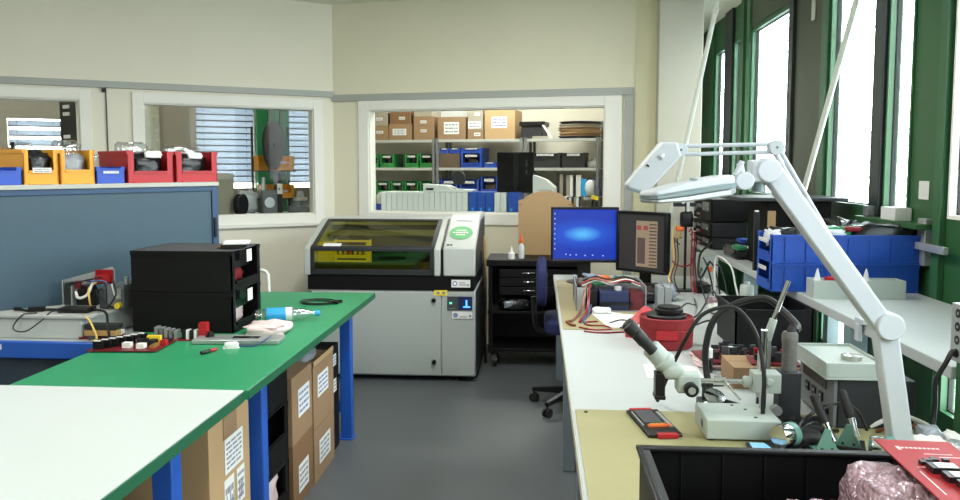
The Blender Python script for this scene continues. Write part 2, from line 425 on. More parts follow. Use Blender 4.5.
# ------------------------------------------------------------------ shared builders
def table_leg(x, y, h, s, mat):
    return G(mat).box(x-s/2, y-s/2, 0, x+s/2, y+s/2, h)
def bin_shell(w, d, h, mat, lip=.38, t=.008, post=.13, card=True):
    """open-fronted stacking bin, front towards local -y"""
    g = G(mat); p = w*post
    g.box(-w/2, 0, 0, w/2, d, t); g.box(-w/2, d-t, t, w/2, d, h)
    for s in (-1, 1):
        a, b = sorted((s*w/2, s*(w/2-t)))
        g.prism([(0, t), (d-t, t), (d-t, h), (0, h)], a, b, 'x')
        a, b = sorted((s*w/2, s*(w/2-p))); g.box(a, 0, t, b, t, h)
        a, b = sorted((s*w/2, s*(w/2+t*.8))); g.box(a, 0, h-.02, b, d, h)
    x0, x1 = -w/2+p, w/2-p
    g.box(x0, 0, t, x1, t, h*lip); g.box(x0, -t*1.2, h*lip-t*1.5, x1, 0, h*lip); g.box(x0, -t*.8, t*.2, x1, 0, t*1.4)
    return g
def make_bin(label, w, d, h, mat, group, loc, rotz=0, lip=.38, card=None, name='storage_bin', post=.13, cw=.55):
    t = thing(name, label, 'bin', loc, rotz, group)
    bin_shell(w, d, h, mat, lip, max(.004, h*.04), post).build('shell', t)
    if card is not None:
        g = G(); g.label((0, -max(.004, h*.04)*1.3, card), (1, 0, 0), (0, 0, 1), w*cw, max(.012, h*.14), 2, int(w*1000)); g.build('label_card', t)
    return t
def contents(name, label, cat, pieces, loc, rotz=0, group=None):
    g = G()
    hi = 'bubble' in name
    for mat, c, size, seed in pieces: g.use(mat); g.lump(c, size, seed, .6 if hi else .55, .12 if hi else .16, 32 if hi else 20, 20 if hi else 12)
    return tag(g.build(name, None, 0, loc, rotz, smooth=90), label, cat, group)
def carton(label, w, d, h, loc, rotz=0, mat='card', group=None, lab=None, tape=True, name='cardboard_box', seed=1, face='y'):
    """closed carton; front towards local -y; lab = (x, z, w, h) paper on the front"""
    t = thing(name, label, 'box', loc, rotz, group)
    g = G(mat).box(-w/2, 0, 0, w/2, d, h); g.use('card_dark'); g.box(-w/2+.002, d/2-.002, h-.001, w/2-.002, d/2+.002, h+.0008)
    g.build('carton', t, .002)
    if tape:
        g = G('tape').box(-w*.5-.0006, d/2-.025, h, w*.5+.0006, d/2+.025, h+.0015); g.box(-.022, -.0012, h-min(.06, h*.3), .022, 0, h); g.build('tape', t)
    if lab:
        g = G(); g.label((lab[0], -.001, lab[1]), (1, 0, 0), (0, 0, 1), lab[2], lab[3], lab[4] if len(lab) > 4 else 4, seed, 'paper', 'ink_blue' if seed % 2 else 'ink'); g.build('paper_label', t)
    return t

# ------------------------------------------------------------------ left: green-topped tables
t = thing('workbench', 'long green-topped workbench on blue steel legs, reaching the printer', 'table', (-1.48, 3.72, 0))
G('green_top').box(-.44, -1.075, .725, .452, 1.08, .76).use('green_edge').box(.452, -1.075, .7255, .456, 1.08, .7595).box(-.44, 1.08, .7255, .456, 1.084, .7595).build('tabletop', t, .003)
for x in (-.36, .39):
    for y in (-.82, .59): table_leg(x, y, .725, .062, 'blue_steel').build('leg', t, .004)
for y in (-.82, .59):
    G('blue_steel').box(-.329, y-.025, .155, .359, y+.025, .215).build('cross_beam', t, .003)
    G('blue_steel').box(.31, y-.05, 0, .43, y+.05, .006).box(-.42, y-.05, 0, -.30, y+.05, .006).build('foot_plate', t)
G('blue_steel').box(-.385, -.79, .64, -.335, .56, .70).build('side_rail', t, .003)
t = thing('workbench', 'white-topped workbench with green edge in the near left corner', 'table', (-1.48, 1.60, 0))
G('green_top').box(-.6, -1.2, .722, .442, 1.035, .760).use('green_edge').box(.442, -1.2, .7225, .446, 1.035, .7595).build('tabletop', t, .003)
G('white_sheet').box(-.6, -1.2, .760, .4435, 1.033, .763).build('work_sheet', t)
for x in (-.40, .39):
    for y in (-.5, .56): table_leg(x, y, .722, .062, 'blue_steel').build('leg', t, .004)
G('blue_steel').box(-.369, .535, .155, .359, .585, .215).build('cross_beam', t, .003)

# cartons stored under the tables
t = carton('tall open-topped brown carton with a big barcode label under the near bench', .36, .42, .70, (-1.09, 2.63, 0), PI/2, 'card_light', None, None, False)
g = G(); g.label((.03, -.001, .535), (1, 0, 0), (0, 0, 1), .165, .125, 6, 5); g.label((-.02, -.001, .36), (1, 0, 0), (0, 0, 1), .085, .19, 3, 8)
g.label((.085, -.001, .39), (1, 0, 0), (0, 0, 1), .07, .13, 4, 9); g.build('shipping_label', t)
g = G('ink')
for x, z, w_, h_ in ((-.045, .345, .004, .1), (-.03, .33, .006, .08), (-.015, .35, .004, .1), (0, .34, .005, .09), (.015, .345, .003, .1), (.07, .37, .004, .07), (.085, .375, .006, .07), (.1, .37, .004, .06)):
    g.box(x-w_/2, -.004, z-h_/2, x+w_/2, -.0022, z+h_/2)
g.build('barcode', t)
G('ink').prism([(-.04, .10), (-.02, .12), (-.02, .20), (.0, .20), (0, .14), (.03, .16), (.03, .11), (0, .08), (.0, .04), (-.03, .05)], -.0015, 0, 'y').box(.06, -.0015, .15, .13, 0, .2).build('handling_mark', t)
G('card').box(-.06, -.0025, .60, .06, 0, .70).build('tape', t)
UG = 'cartons under the green workbench'
bx = carton('brown carton on top at the left of the stack under the green bench', .305, .40, .31, (-1.09, 3.475, .302), PI/2, 'card', UG, (.02, .17, .17, .13, 4), False, seed=3)
g = G('card_dark'); g.prism([(-.15, .31), (.15, .31), (.152, .35), (-.148, .35)], .38, .386, 'y'); g.build('flap', bx)
carton('lower brown carton on the floor, left under the stacked pair', .305, .40, .30, (-1.09, 3.475, 0), PI/2, 'card_dark', UG, (.0, .12, .15, .13, 4), False, seed=4)
bx = carton('open brown carton on top at the right of the stack under the green bench', .37, .40, .315, (-1.085, 3.82, .268), PI/2, 'card', UG, (-.02, .20, .19, .11, 4), False, seed=5)
g = G('card_light'); g.box(-.18, -.002, .315, .18, .001, .34); g.use('bag_grey').lump((0, .2, .32), (.3, .3, .06), 3); g.build('flap', bx)
carton('lower brown carton on the floor, right under the stacked pair', .37, .40, .265, (-1.085, 3.82, 0), PI/2, 'card', UG, (.0, .13, .2, .12, 4), False, seed=6)
t = make_bin('black open crate holding a pink bag behind the blue middle leg', .325, .42, .26, 'black_esd', None, (-1.10, 3.13, 0), PI/2, .5, None, 'storage_crate')
t = make_bin('black crate stacked above the crate with the pink bag', .325, .42, .26, 'black_esd', None, (-1.10, 3.13, .262), PI/2, .5, None, 'storage_crate')
t = make_bin('shallow black crate topping the crates behind the blue middle leg', .325, .42, .17, 'black_esd', None, (-1.10, 3.13, .524), PI/2, .9, None, 'storage_crate')
contents('plastic_bag', 'pink antistatic bag hanging out of the low black crate', 'bag', [('bag_pink', (0, 0, .12), (.16, .18, .18), 4)], (-1.20, 3.16, .012))
t = carton('black carton with two white stickers beside the far blue leg', .17, .40, .58, (-1.11, 4.12, .0), PI/2, 'black_esd', None, (.0, .50, .06, .06, 3), False, seed=9)
G().label((.0, -.001, .36), (1, 0, 0), (0, 0, 1), .06, .07, 3, 4).build('paper_label', t)
carton('brown carton pushed under the near bench by its blue leg', .3, .45, .37, (-1.13, 1.93, 0), PI/2, 'card', None, None, False)

# things on the green bench
t = thing('circuit_board', 'red circuit board crowded with components at the left bench edge', 'board', (-1.78, 3.26, .7605), .06)
G('pcb_darkred').box(-.15, -.11, .004, .15, .11, .008).build('board', t)
for x, y in ((-.14, -.1), (.14, -.1), (-.14, .1), (.14, .1)): G('chrome').cyl((x, y, 0), (x, y, .0045), .004, n=8).build('standoff', t)
rnd = random.Random(4)
for i in range(7):
    g = G('black_plastic'); x = -.135+.02*i; y = -.085+.026*i; g.box(x, y, .008, x+.045, y+.014, .042); g.use('relay_white').box(x+.004, y+.002, .042, x+.03, y+.012, .046); g.build('connector', t)
for x, y, w_, d_, h_, m in ((-.02,-.06,.035,.03,.022,'relay_white'), (.045,-.07,.035,.03,.02,'relay_white'), (.02,-.01,.05,.02,.03,'chip'), (.07,-.02,.03,.05,.022,'chip'), (.04,.05,.06,.02,.03,'yellow'), (.11,.05,.03,.03,.015,'chip'), (.10,-.06,.02,.06,.012,'gold'), (-.05,.06,.04,.04,.02,'chip'), (.0,.03,.03,.02,.02,'relay_white'), (.12,0,.025,.03,.02,'red_plastic')):
    G(m).box(x, y, .008, x+w_, y+d_, .008+h_).build('component', t)
t = thing('marker_pen', 'black and red marker pen lying on the green top', 'pen', (-1.40, 3.175, .768), 1.15)
G('black_plastic').cyl((-.04, 0, 0), (.008, 0, 0), .008, n=12).build('cap', t)
G('red_plastic').cyl((.008, 0, 0), (.04, 0, 0), .007, n=12).cyl((.04, 0, 0), (.048, 0, 0), .007, .003, n=12).build('barrel', t); G('charcoal').cyl((-.02, 0, 0), (-.005, 0, 0), .0083, n=12).build('band', t)
t = thing('circuit_board', 'narrow strip board with grey heat sinks and red connector by the black bins', 'board', (-1.635, 3.42, .7605), .08)
G('pcb_red').box(-.13, -.03, 0, .13, .03, .003).build('board', t)
for i in range(5): G('mid_grey' if i % 2 else 'light_steel').box(-.115+.022*i, -.02, .003, -.10+.022*i, .025, .060-.004*i).build('heat_sink', t)
for i in range(4): G('relay_white' if i % 2 else 'chip').box(.01+.018*i, -.018, .003, .022+.018*i, .02, .045).build('connector', t)
G('red_plastic').box(.085, -.015, .003, .122, .022, .078).box(.088, -.02, .003, .119, -.015, .05).build('terminal_block', t)
t = thing('measuring_panel', 'flat grey panel meter with dark window lying before the black bins', 'instrument', (-1.345, 3.385, .7605), .05)
G('light_steel').box(-.20, -.055, 0, .19, .06, .022).build('case', t, .004)
G('black_gloss').box(-.03, -.02, .022, .09, .02, .0235).build('window', t); G('black_plastic').cyl((-.14, .01, .022), (-.14, .01, .045), .012).cyl((-.14, .01, .022), (-.14, .01, .03), .02).build('knob', t)
g = G('wire_blue').tube([(.14, .0, .03), (.15, -.05, .035), (.10, -.085, .006), (.02, -.09, .004), (-.0, -.075, .004)], .004); g.build('lead', t)
contents('plastic_bag', 'crumpled pale pink plastic bag between the black bins and the bottle', 'bag', [('bag_pink', (0, 0, .022), (.20, .20, .05), 5)], (-1.29, 3.60, .7605))
tag(G('paper').box(-.035, -.02, 0, .035, .02, .001).lump((0, 0, .012), (.06, .03, .026), 2, .6, .1).build('paper_tag', None, 0, (-1.34, 3.275, .7605), .3), 'small curled white paper tag in front of the panel meter', 'tag')
# bottle lying down
t = thing('water_bottle', 'clear plastic water bottle with blue label lying on the green bench', 'bottle', (-1.30, 3.86, .797), .32)
G('film').lathe([(.0, -.15), (.03, -.148), (.036, -.14), (.036, -.12), (.033, -.11), (.036, -.10), (.036, .03), (.034, .06), (.026, .10), (.013, .135), (.012, .16)], d=(1, 0, 0), n=20).build('body', t)
G('cyan_blue').lathe([(.0368, -.085), (.0372, -.08), (.0372, .005), (.0368, .01)], d=(1, 0, 0), n=20).build('wrapper', t)
G('paper').lathe([(.0366, .01), (.0368, .012), (.0368, .04), (.0366, .042)], d=(1, 0, 0), n=20).build('wrapper_edge', t)
G('cyan_blue').lathe([(0, .155), (.015, .155), (.015, .178), (.012, .182), (0, .182)], d=(1, 0, 0), n=16).build('cap', t)
t = thing('cable', 'coiled black cable with plugs on the far end of the green bench', 'cable', (-1.28, 4.40, .7605))
g = G('wire_black')
for k in range(2):
    r = .085+.012*k; g.tube([(r*math.cos(a)*1.05, r*.8*math.sin(a)+.01*k, .005+.006*k) for a in [2*PI*i/10 for i in range(10)]], .0042, closed=True)
g.build('coil', t); G('black_plastic').obox((.115, .02, .01), (.05, .018, .016), (0, 0, .5)).obox((.10, -.02, .01), (.06, .014, .014), (0, 0, -.3)).build('plug', t)
# black bins, two stacked, front to the aisle
for i, l in enumerate(['lower black antistatic bin on the green bench, open to the aisle', 'upper black antistatic bin carrying papers, open to the aisle']):
    t = make_bin(l, .37, .495, .195, 'black_esd', 'stacked black antistatic bins', (-1.445, 3.745, .7605+.197*i), PI/2, .24, None, 'storage_bin', .1)
    if i: G('dark_grey').box(-.183, .008, .19, .183, .49, .1945).build('lid', t)
    G('black_gloss').box(-.145, .03, .10, .145, .034, .188).build('front_flap', t)
    G().label((.03, -.003, .155), (1, 0, 0), (0, 0, 1), .065, .06, 0, i+2).build('label_card', t)
    contents('plastic_bag', 'red bagged parts inside the %s black bin' % ('lower', 'upper')[i], 'bag', [('red_fabric' if i else 'bag_pink', (-.02, 0, .05), (.14, .26, .085), i), ('pcb_darkred', (-.02, .02, .085), (.1, .18, .04), i+3)], (-1.55, 3.745, .771+.197*i))
tag(G('paper').box(-.06, -.09, 0, .06, .09, .006).use('black_plastic').box(-.07, -.1, -.014, .05, .08, 0).use('card_dark').box(-.09, -.06, -.02, .04, .1, -.014).build('paper_stack', None, 0, (-1.50, 3.77, 1.1735), .3), 'small stack of papers lying on top of the upper black bin', 'papers')

# ------------------------------------------------------------------ blue cabinet with bins on top
AC = math.radians(54.97); CBX, CBY = -1.930, 4.568
def cb(x, y, z=0): return (CBX+math.cos(AC)*x-math.sin(AC)*y, CBY+math.sin(AC)*x+math.cos(AC)*y, z)
t = thing('tambour_cabinet', 'wide slate-blue cabinet with light grey top behind the left benches', 'cabinet', (CBX, CBY, 0), AC)
G('cabinet_blue').box(-1.75, .015, .06, -.0, .45, 1.437).build('body', t, .003)
G('cabinet_blue').box(-1.70, .003, .10, -.045, .015, 1.407).build('shutter', t)
g = G('cabinet_trim').box(-.04, -.004, .06, 0, .015, 1.437).box(-1.75, -.004, 1.407, -.04, .015, 1.437).box(-1.75, -.004, .06, -1.70, .015, 1.407); g.build('front_frame', t, .003)
G('ledge_grey').box(-1.76, -.012, 1.437, .004, .46, 1.461).build('top_board', t, .003)
G('gasket').box(-1.7, .03, 0, -.03, .42, .06).build('plinth', t)
G('black_plastic').box(-.036, -.016, 1.13, -.02, -.004, 1.25).build('handle', t, .003)
BG = 'bins on the blue cabinet'
def onc(label, x0, x1, h, mat, lip=.38, card=None, d=.32, y=.02, **k):
    return make_bin(label, x1-x0, d, h, mat, BG, cb((x0+x1)/2, y, 1.4615), AC, lip, card, **k)
onc('small blue bin with low front at the left end of the cabinet top', -1.24, -1.075, .088, 'bin_blue', .8, None, .2)
onc('yellow bin at the left of the yellow pair on the cabinet', -1.062, -.900, .178, 'bin_yellow', .40, .072)
onc('yellow bin at the right of the yellow pair on the cabinet', -.888, -.717, .178, 'bin_yellow', .42)
onc('small blue bin with white card between yellow and red bins', -.706, -.556, .09, 'bin_blue', .9, .06, .2)
onc('red bin next to the small carded blue bin', -.535, -.270, .178, 'bin_red', .37, None, .34)
onc('red bin at the right end of the cabinet top', -.250, .012, .178, 'bin_red', .37, None, .34)
CG = 'bagged parts in the cabinet-top bins'
def bagin(label, x, pcs): contents('plastic_bag', label, 'bag', pcs, cb(x, .10, 1.470), AC, CG)
bagin('dark grey bagged parts in the left yellow bin', -.98, [('bag_dark', (.005, .03, .085), (.125, .16, .15), 1), ('film', (-.03, .06, .17), (.07, .08, .07), 2)])
bagin('clear and grey bag of parts in the right yellow bin', -.80, [('bag_grey', (0, .03, .08), (.135, .15, .14), 3), ('film', (.0, .05, .175), (.13, .1, .09), 4)])
bagin('dark bagged boards with white label in the left red bin', -.40, [('bag_dark', (0, .04, .085), (.195, .17, .155), 5), ('paper', (.03, -.045, .15), (.10, .02, .04), 6), ('film', (-.02, .1, .18), (.17, .12, .08), 4)])
bagin('dark bagged boards with white label in the right red bin', -.12, [('bag_dark', (0, .04, .085), (.195, .17, .15), 7), ('paper', (.01, -.045, .145), (.09, .02, .035), 6), ('film', (.0, .1, .17), (.20, .12, .08), 8)])
contents('plastic_bag', 'clear plastic bag sticking up behind the carded small blue bin', 'bag', [('film', (0, .0, .08), (.10, .12, .14), 9), ('bag_pink', (.03, .0, .04), (.06, .1, .07), 10)], cb(-.625, .29, 1.470), AC)

# ------------------------------------------------------------------ blue-framed desk with test gear, left of the green bench
t = thing('workbench', 'pale-topped desk with bright blue front rail, left of the green bench', 'table', (-2.0, 3.40, 0))
P = [(.055, 0), (.055, .98), (-.02, .98), (-.69, .03), (-.69, 0)]
G('bench_white').prism(P, .722, .745).build('tabletop', t, .002)
G('blue_steel').box(-.69, -.03, .668, .055, 0, .748).build('front_rail', t, .006)
G('slate').box(-.69, .0, .08, .055, .012, .668).build('modesty_panel', t)
for x in (-.62, .02): table_leg(x, .03, .668, .05, 'blue_steel').build('leg', t)
G('paper').box(-.52, -.0315, .71, -.47, -.03, .735).build('type_label', t)
t = thing('equipment_case', 'light grey equipment case on the blue-railed desk', 'case', (-2.32, 3.45, .7455))
G('printer_white').prism([(-.34, .0), (.19, .0), (.28, .34), (.03, .34)], 0, .095).build('body', t, .004)
G('trunking').prism([(-.37, -.01), (.23, -.01), (.30, .36), (.02, .36)], .096, .112).build('top_plate', t, .003)
t = thing('cable', 'black adapter and leads on the light grey equipment case', 'cable', (-2.26, 3.52, .859))
G('black_plastic').box(-.02, -.02, 0, .13, .06, .022).build('adapter', t, .004)
G('wire_black').tube([(-.02, .02, .008), (-.10, .03, .006), (-.17, .0, .006), (-.25, .03, .006)], .006).tube([(-.10, -.05, .004), (-.15, -.08, 0), (-.19, -.095, -.06), (-.13, -.10, -.075), (-.06, -.09, -.03), (-.03, -.05, .01), (.0, -.02, .01)], .003).tube([(.13, .03, .01), (.22, -.02, .006), (.27, -.09, -.04), (.29, -.10, -.11), (.33, -.07, -.13)], .006).build('lead', t)
G('black_plastic').obox((-.14, .01, .012), (.07, .03, .02), (0, 0, .3)).build('plug', t); G('black_plastic').obox((-.25, .03, .008), (.03, .02, .014)).build('plug', t)
t = thing('test_rig', 'open test rig with slanted aluminium plate, wires and boards', 'machine', (-2.27, 3.71, .859))
G('aluminium').prism([(-.115, .0), (-.115, .125), (.10, .185), (.115, .17), (.115, .02), (.06, .02), (.06, .10), (-.09, .06), (-.09, 0)], .08, .088, 'y').build('plate', t)
G('light_steel').box(-.115, .0, 0, -.109, .08, .125).build('bracket', t)
G('light_steel').box(-.05, -.03, 0, -.044, .08, .10).build('bracket', t)
G('dark_steel').box(-.10, .0, 0, -.055, .06, .11).build('relay_block', t)
G('black_plastic').box(-.040, .0, 0, .06, .07, .075).build('motor_block', t); G('black_plastic').cyl((.0, -.01, .075), (.0, .07, .075), .028).build('motor', t)
G('pcb_darkred').box(-.035, -.02, .085, -.01, .0, .125).build('terminal_block', t); G('red_plastic').box(.04, .03, .11, .10, .075, .145).build('terminal_block', t)
G('pcb_red').box(.02, .07, .10, .11, .078, .17).build('board', t)
G('wire_white').tube([(-.03, -.02, .07), (.0, -.05, .045), (.04, -.04, .06), (.05, .0, .12)], .007).build('wire', t)
G('wire_yellow').tube([(.05, -.03, .0), (.055, -.05, .05), (.04, -.02, .09), (.06, .02, .12)], .005).build('wire', t)
G('wire_black').tube([(-.08, 0, .11), (-.03, -.04, .12), (.03, -.02, .13), (.08, .04, .14)], .004).build('wire', t)
G('wire_blue').tube([(.02, .0, .12), (.06, -.03, .125), (.11, .0, .12), (.14, .0, .06)], .005).build('wire', t)
t = thing('power_unit', 'grey power unit with connectors and a tangle of leads beside the black bins', 'instrument', (-2.05, 3.62, .8595))
G('mid_grey').box(-.05, -.0, .0, .035, .14, .115).build('body', t, .004)
G('dark_grey').box(-.09, .0, .0, -.055, .10, .10).build('transformer', t, .004)
G('light_steel').box(.0, -.012, .05, .03, 0, .10).build('connector', t); G('light_steel').cyl((.02, .06, .115), (.02, .06, .15), .012).build('connector', t); G('yellow').cyl((.015, -.03, .02), (.015, 0, .02), .014).build('connector', t)
G('wire_black').tube([(-.07, .0, .10), (-.08, -.04, .09), (-.03, -.05, .04), (.0, -.03, .01)], .004).build('lead', t); G('wire_black').tube([(-.02, .02, .115), (.0, -.03, .14), (.02, -.04, .08), (-.02, -.05, .01)], .004).build('lead', t)
G('wire_white').tube([(-.03, .03, .115), (-.01, -.02, .12), (.01, -.03, .07), (.015, -.012, .06)], .004).build('lead', t)
t = thing('rack_plate', 'dark slotted rail with wooden strip in front of the power unit', 'rail', (-2.02, 3.42, .7455))
G('dark_steel').box(-.08, 0, .055, .075, .06, .075).build('rail', t); G('wood').box(-.08, .0, .025, .07, .05, .050).build('strip', t); G('dark_grey').box(-.06, .0, 0, -.03, .05, .025).build('foot', t); G('dark_grey').box(.03, .0, 0, .06, .05, .025).build('foot', t)
G('wire_yellow').tube([(-.05, -.03, .12), (-.02, -.04, .09), (-.0, -.035, .02), (-.03, -.03, .006)], .005).build('lead', t)
tag(G('pcb_darkred').box(-.10, -.04, 0, .08, .05, .012).use('paper').box(.02, -.01, .012, .08, .04, .03).use('black_plastic').lump((-.02, .02, .03), (.09, .06, .05), 3).build('circuit_board', None, 0, (-2.05, 3.50, .7455), .15), 'dark red board with black plug in front of the test rig', 'board')

# white curved tube handle standing behind the green bench
t = thing('push_handle', 'white curved tube handle of a cart behind the black bins', 'cart', (-1.98, 5.05, 0))
g = G('frame_white').tube([(-.3, 0, .86), (-.1, 0, .863), (.13, 0, .862), (.17, 0, .84), (.18, 0, .78), (.18, 0, .4), (.18, 0, .1)], .011); g.build('handle', t)
g = G('frame_white').tube([(-.3, 0, .86), (-.34, 0, .84), (-.35, 0, .78), (-.35, 0, .1)], .011); g.build('post', t)
G('mid_grey').box(-.37, -.03, .09, .2, .35, .12).build('platform', t, .004)
for x in (-.33, .16):
    for y in (.02, .3): G('black_rubber').cyl((x-.012, y, .045), (x+.012, y, .045), .045).box(x-.006, y-.01, .045, x+.006, y+.01, .092).build('caster', t)

# ------------------------------------------------------------------ printer on its cabinet
t = thing('uv_printer', 'large white flatbed printer with olive see-through lid on its cabinet', 'printer', (-1.072, 5.50, 0))
z0 = .77
PR = [(0, z0), (0, .965), (.50, 1.145), (.93, 1.145), (.93, z0)]
def off(p, k): return p
G('printer_white').prism(PR, -.625, -.575, 'x').build('left_cheek', t, .008)
G('printer_white').prism(PR, .325, .372, 'x').build('right_cheek', t, .008)
G('black_plastic').prism([(.02, z0), (.02, .96), (.50, 1.13), (.9, 1.13), (.9, z0)], .372, .392, 'x').build('gap', t)
G('printer_white').prism([(0, z0), (0, .975), (.46, 1.165), (.55, 1.185), (.93, 1.185), (.93, z0)], .392, .622, 'x').build('control_tower', t, .010)
G('printer_white').box(-.575, .50, 1.10, .325, .93, 1.145).build('top_deck', t, .006)
G('black_matt').box(-.575, .62, z0, .325, .93, 1.10).box(-.575, .02, z0, .325, .62, .80).use('charcoal').box(-.575, .03, .80, .325, .05, .86).build('print_bed', t)
def slope(y): return .965+(y-0)/.50*.18
g = G('charcoal'); g.prism([(-.002, .945), (-.002, .968), (.024, .984), (.024, .961)], -.575, .325, 'x'); g.prism([(.476, slope(.476)-.012), (.476, slope(.476)+.003), (.50, slope(.5)+.003), (.5, slope(.5)-.012)], -.575, .325, 'x')
for x in (-.575, .297): g.prism([(.02, .962), (.02, .977), (.5, slope(.5)+.003), (.5, slope(.5)-.012)], x, x+.028, 'x'); g.box(x, -.002, .80, x+.028, .012, .95)
g.box(-.575, -.002, .775, .325, .012, .815); lidf = g.build('lid_frame', t, .002)
g = G('lid_glass'); g.prism([(.024, .972), (.024, .976), (.476, slope(.476)), (.476, slope(.476)-.004)], -.547, .297, 'x'); g.box(-.547, .002, .815, .297, .006, .945); g.build('lid_window', lidf)
g = G('yellow_box'); holed(g, -.46, -.19, .815, 1.005, .22, .226, [(-.44, -.215, .965, .99), (-.44, -.215, .895, .94), (-.44, -.215, .855, .868)])
g.box(-.46, .226, .815, -.455, .3, 1.005).box(-.195, .226, .815, -.19, .3, 1.005); g.build('ink_rack', t)
G('yellow_box').box(-.57, .18, .815, -.465, .30, .985).build('yellow_holder', t)
for i in range(6): G(('relay_white', 'yellow', 'orange', 'relay_white', 'yellow', 'relay_white')[i]).box(-.428+.038*i, .24, .897, -.408+.038*i, .27, .920).build('ink_cartridge', t)
G('mid_grey').box(-.575, .45, 1.02, .325, .50, 1.06).build('gantry_rail', t)
G('paper').obox((-.42, .035, .988), (.13, .045, .002), (.35, 0, 0)).build('lid_sticker', t)
g = G('green_logo'); T0 = g.T; g.T = Matrix.Translation((.50, .215, 1.066)) @ Matrix.Rotation(math.atan2(.19, .46), 4, 'X')
g.lathe([(.0, 0), (1.0, 0), (1.0, .0015), (0, .0015)], n=32); 
for v in g.bm.verts:
    q = g.T.inverted() @ v.co; v.co = g.T @ Vector((q.x*.085, q.y*.105, q.z))
g.use('relay_white')
for y, w_ in ((.035, .08), (.0, .12), (-.035, .07)):
    for x in range(5): g.box(-w_/2+x*w_/5, y-.008, .0015, -w_/2+x*w_/5+w_/7, y+.008, .0022)
g.build('logo', t)
g = G('mid_grey'); g.T = Matrix.Translation((.51, .40, 1.143)) @ Matrix.Rotation(math.atan2(.19, .46), 4, 'X')
for i in range(7): g.box(-.06+.018*i, -.006, 0, -.048+.018*i, .006, .001)
g.T = Matrix.Translation((.435, .035, .9935)) @ Matrix.Rotation(math.atan2(.19, .46), 4, 'X'); g.use('chip').box(-.02, -.01, 0, -.004, .01, .0012).box(.004, -.01, 0, .02, .01, .0012)
g.build('lettering', t)
G('black_matt').box(-.60, .01, .665, .612, .9, .77).build('stand_band', t)
G('paper').box(.45, .007, .69, .585, .0105, .745).use('ink_blue').cyl((.475, .0075, .718), (.475, .005, .718), .018).use('relay_white').cyl((.475, .006, .718), (.475, .004, .718), .010).use('ink').box(.505, .006, .705, .56, .0075, .712).box(.505, .006, .72, .55, .0075, .727).cyl((.57, .0075, .708), (.57, .006, .708), .008, n=8).build('safety_label', t)
G('printer_grey').box(-.58, .02, .035, .622, .88, .665).build('base_cabinet', t, .008)
d = G('printer_grey').box(-.575, .008, .045, .372, .02, .655).build('cabinet_door', t, .004)
for z in (.145, .595): G('black_plastic').cyl((.322, .012, z), (.322, -.012, z), .017, .014).build('lock', d)
d = G('printer_grey').box(.378, .008, .045, .617, .02, .655).build('side_door', t, .004)
G('navy').box(.42, .002, .525, .60, .008, .625).use('dark_grey').box(.42, .0015, .525, .50, .002, .625).use('led_green').box(.435, 0, .57, .455, .0015, .585).use('led_blue').box(.535, 0, .545, .585, .002, .556).box(.553, 0, .556, .565, .002, .60).use('teal').box(.43, 0, .535, .48, .0015, .540).build('display', d)
G('paper').box(.455, .002, .465, .60, .008, .515).use('ink_blue').cyl((.48, .003, .49), (.48, .0005, .49), .018).use('ink').box(.51, .0008, .475, .56, .002, .482).cyl((.585, .002, .485), (.585, .0005, .485), .01, n=8).build('safety_label', d)
G('yellow').box(.325, .003, .63, .42, .0205, .668).use('ink').box(.345, .0015, .64, .365, .003, .66).box(.385, .0015, .64, .405, .003, .66).build('warning_sticker', t)
for x in (-.5, .53):
    for y in (.1, .8): G('black_rubber').lathe([(.03, 0), (.045, .003), (.045, .012), (.018, .022), (.018, .034)], (x, y, 0)).build('foot', t)
G('charcoal').box(.6225, .03, .04, .626, .87, .66).prism([(.03, .78), (.03, .95), (.46, 1.14), (.9, 1.15), (.9, .78)], .6225, .626, 'x').build('side_panel', t)  # thin dark sheet added over the right side to darken it
G('black_matt').box(-.56, .05, .02, .58, .86, .036).build('base_skirt', t)
G('wire_black').tube([(.63, .5, .9), (.66, .45, .6), (.65, .5, .3), (.66, .55, .01)], .012).use('wood').tube([(.632, .75, 1.0), (.65, .7, .5), (.645, .7, .02)], .01).build('hose', t)

# ------------------------------------------------------------------ black tool trolley, card behind it, bottles
t = thing('tool_trolley', 'black wheeled tool trolley with drawers beside the printer', 'trolley', (0, 5.93, 0))
G('black_esd').box(-.40, 0, .79, .36, .46, .84).build('top_tray', t, .006)
for x in (-.385, .335):
    for y in (.015, .42): G('black_esd').box(x, y, .11, x+.03, y+.03, .79).build('post', t)
G('black_esd').box(-.39, .02, .12, .35, .44, .15).build('bottom_shelf', t, .003); G('black_esd').box(-.39, .02, .42, .35, .44, .44).build('middle_shelf', t, .003)
G('black_esd').box(-.36, .43, .15, .34, .44, .79).build('back_panel', t)
for i in range(3):
    z = .735-.068*i; d = G('black_esd').box(-.30, -.008, z-.028, .33, .40, z+.034).build('drawer', t, .003)
    G('chrome').box(-.118, -.024, z+.004, -.028, -.008, z+.013).build('handle', d, .003)
contents('plastic_bag', 'small clear plastic bag on the middle shelf of the black trolley', 'bag', [('bag_dark', (0, 0, .05), (.24, .2, .10), 2), ('bag_grey', (-.05, -.08, .05), (.08, .05, .06), 5)], (-.18, 6.05, .4405))
for x in (-.34, .31):
    for y in (.06, .40):
        c = G('dark_steel').cyl((x, y, .085), (x, y, .11), .02).box(x-.022, y-.02, .05, x+.022, y+.02, .09).build('caster', t)
        G('black_rubber').cyl((x-.014, y-.01, .05), (x+.014, y-.01, .05), .05).use('light_steel').cyl((x-.017, y-.01, .05), (x+.017, y-.01, .05), .014).build('wheel', c)
t = thing('cardboard_sheet', 'upright die-cut cardboard with arched top on the black trolley', 'cardboard', (0, 6.30, .8405))
arc = [(.165-.11*k/8*1.0, .43+.07*math.sin(PI*k/16)) for k in range(0)]
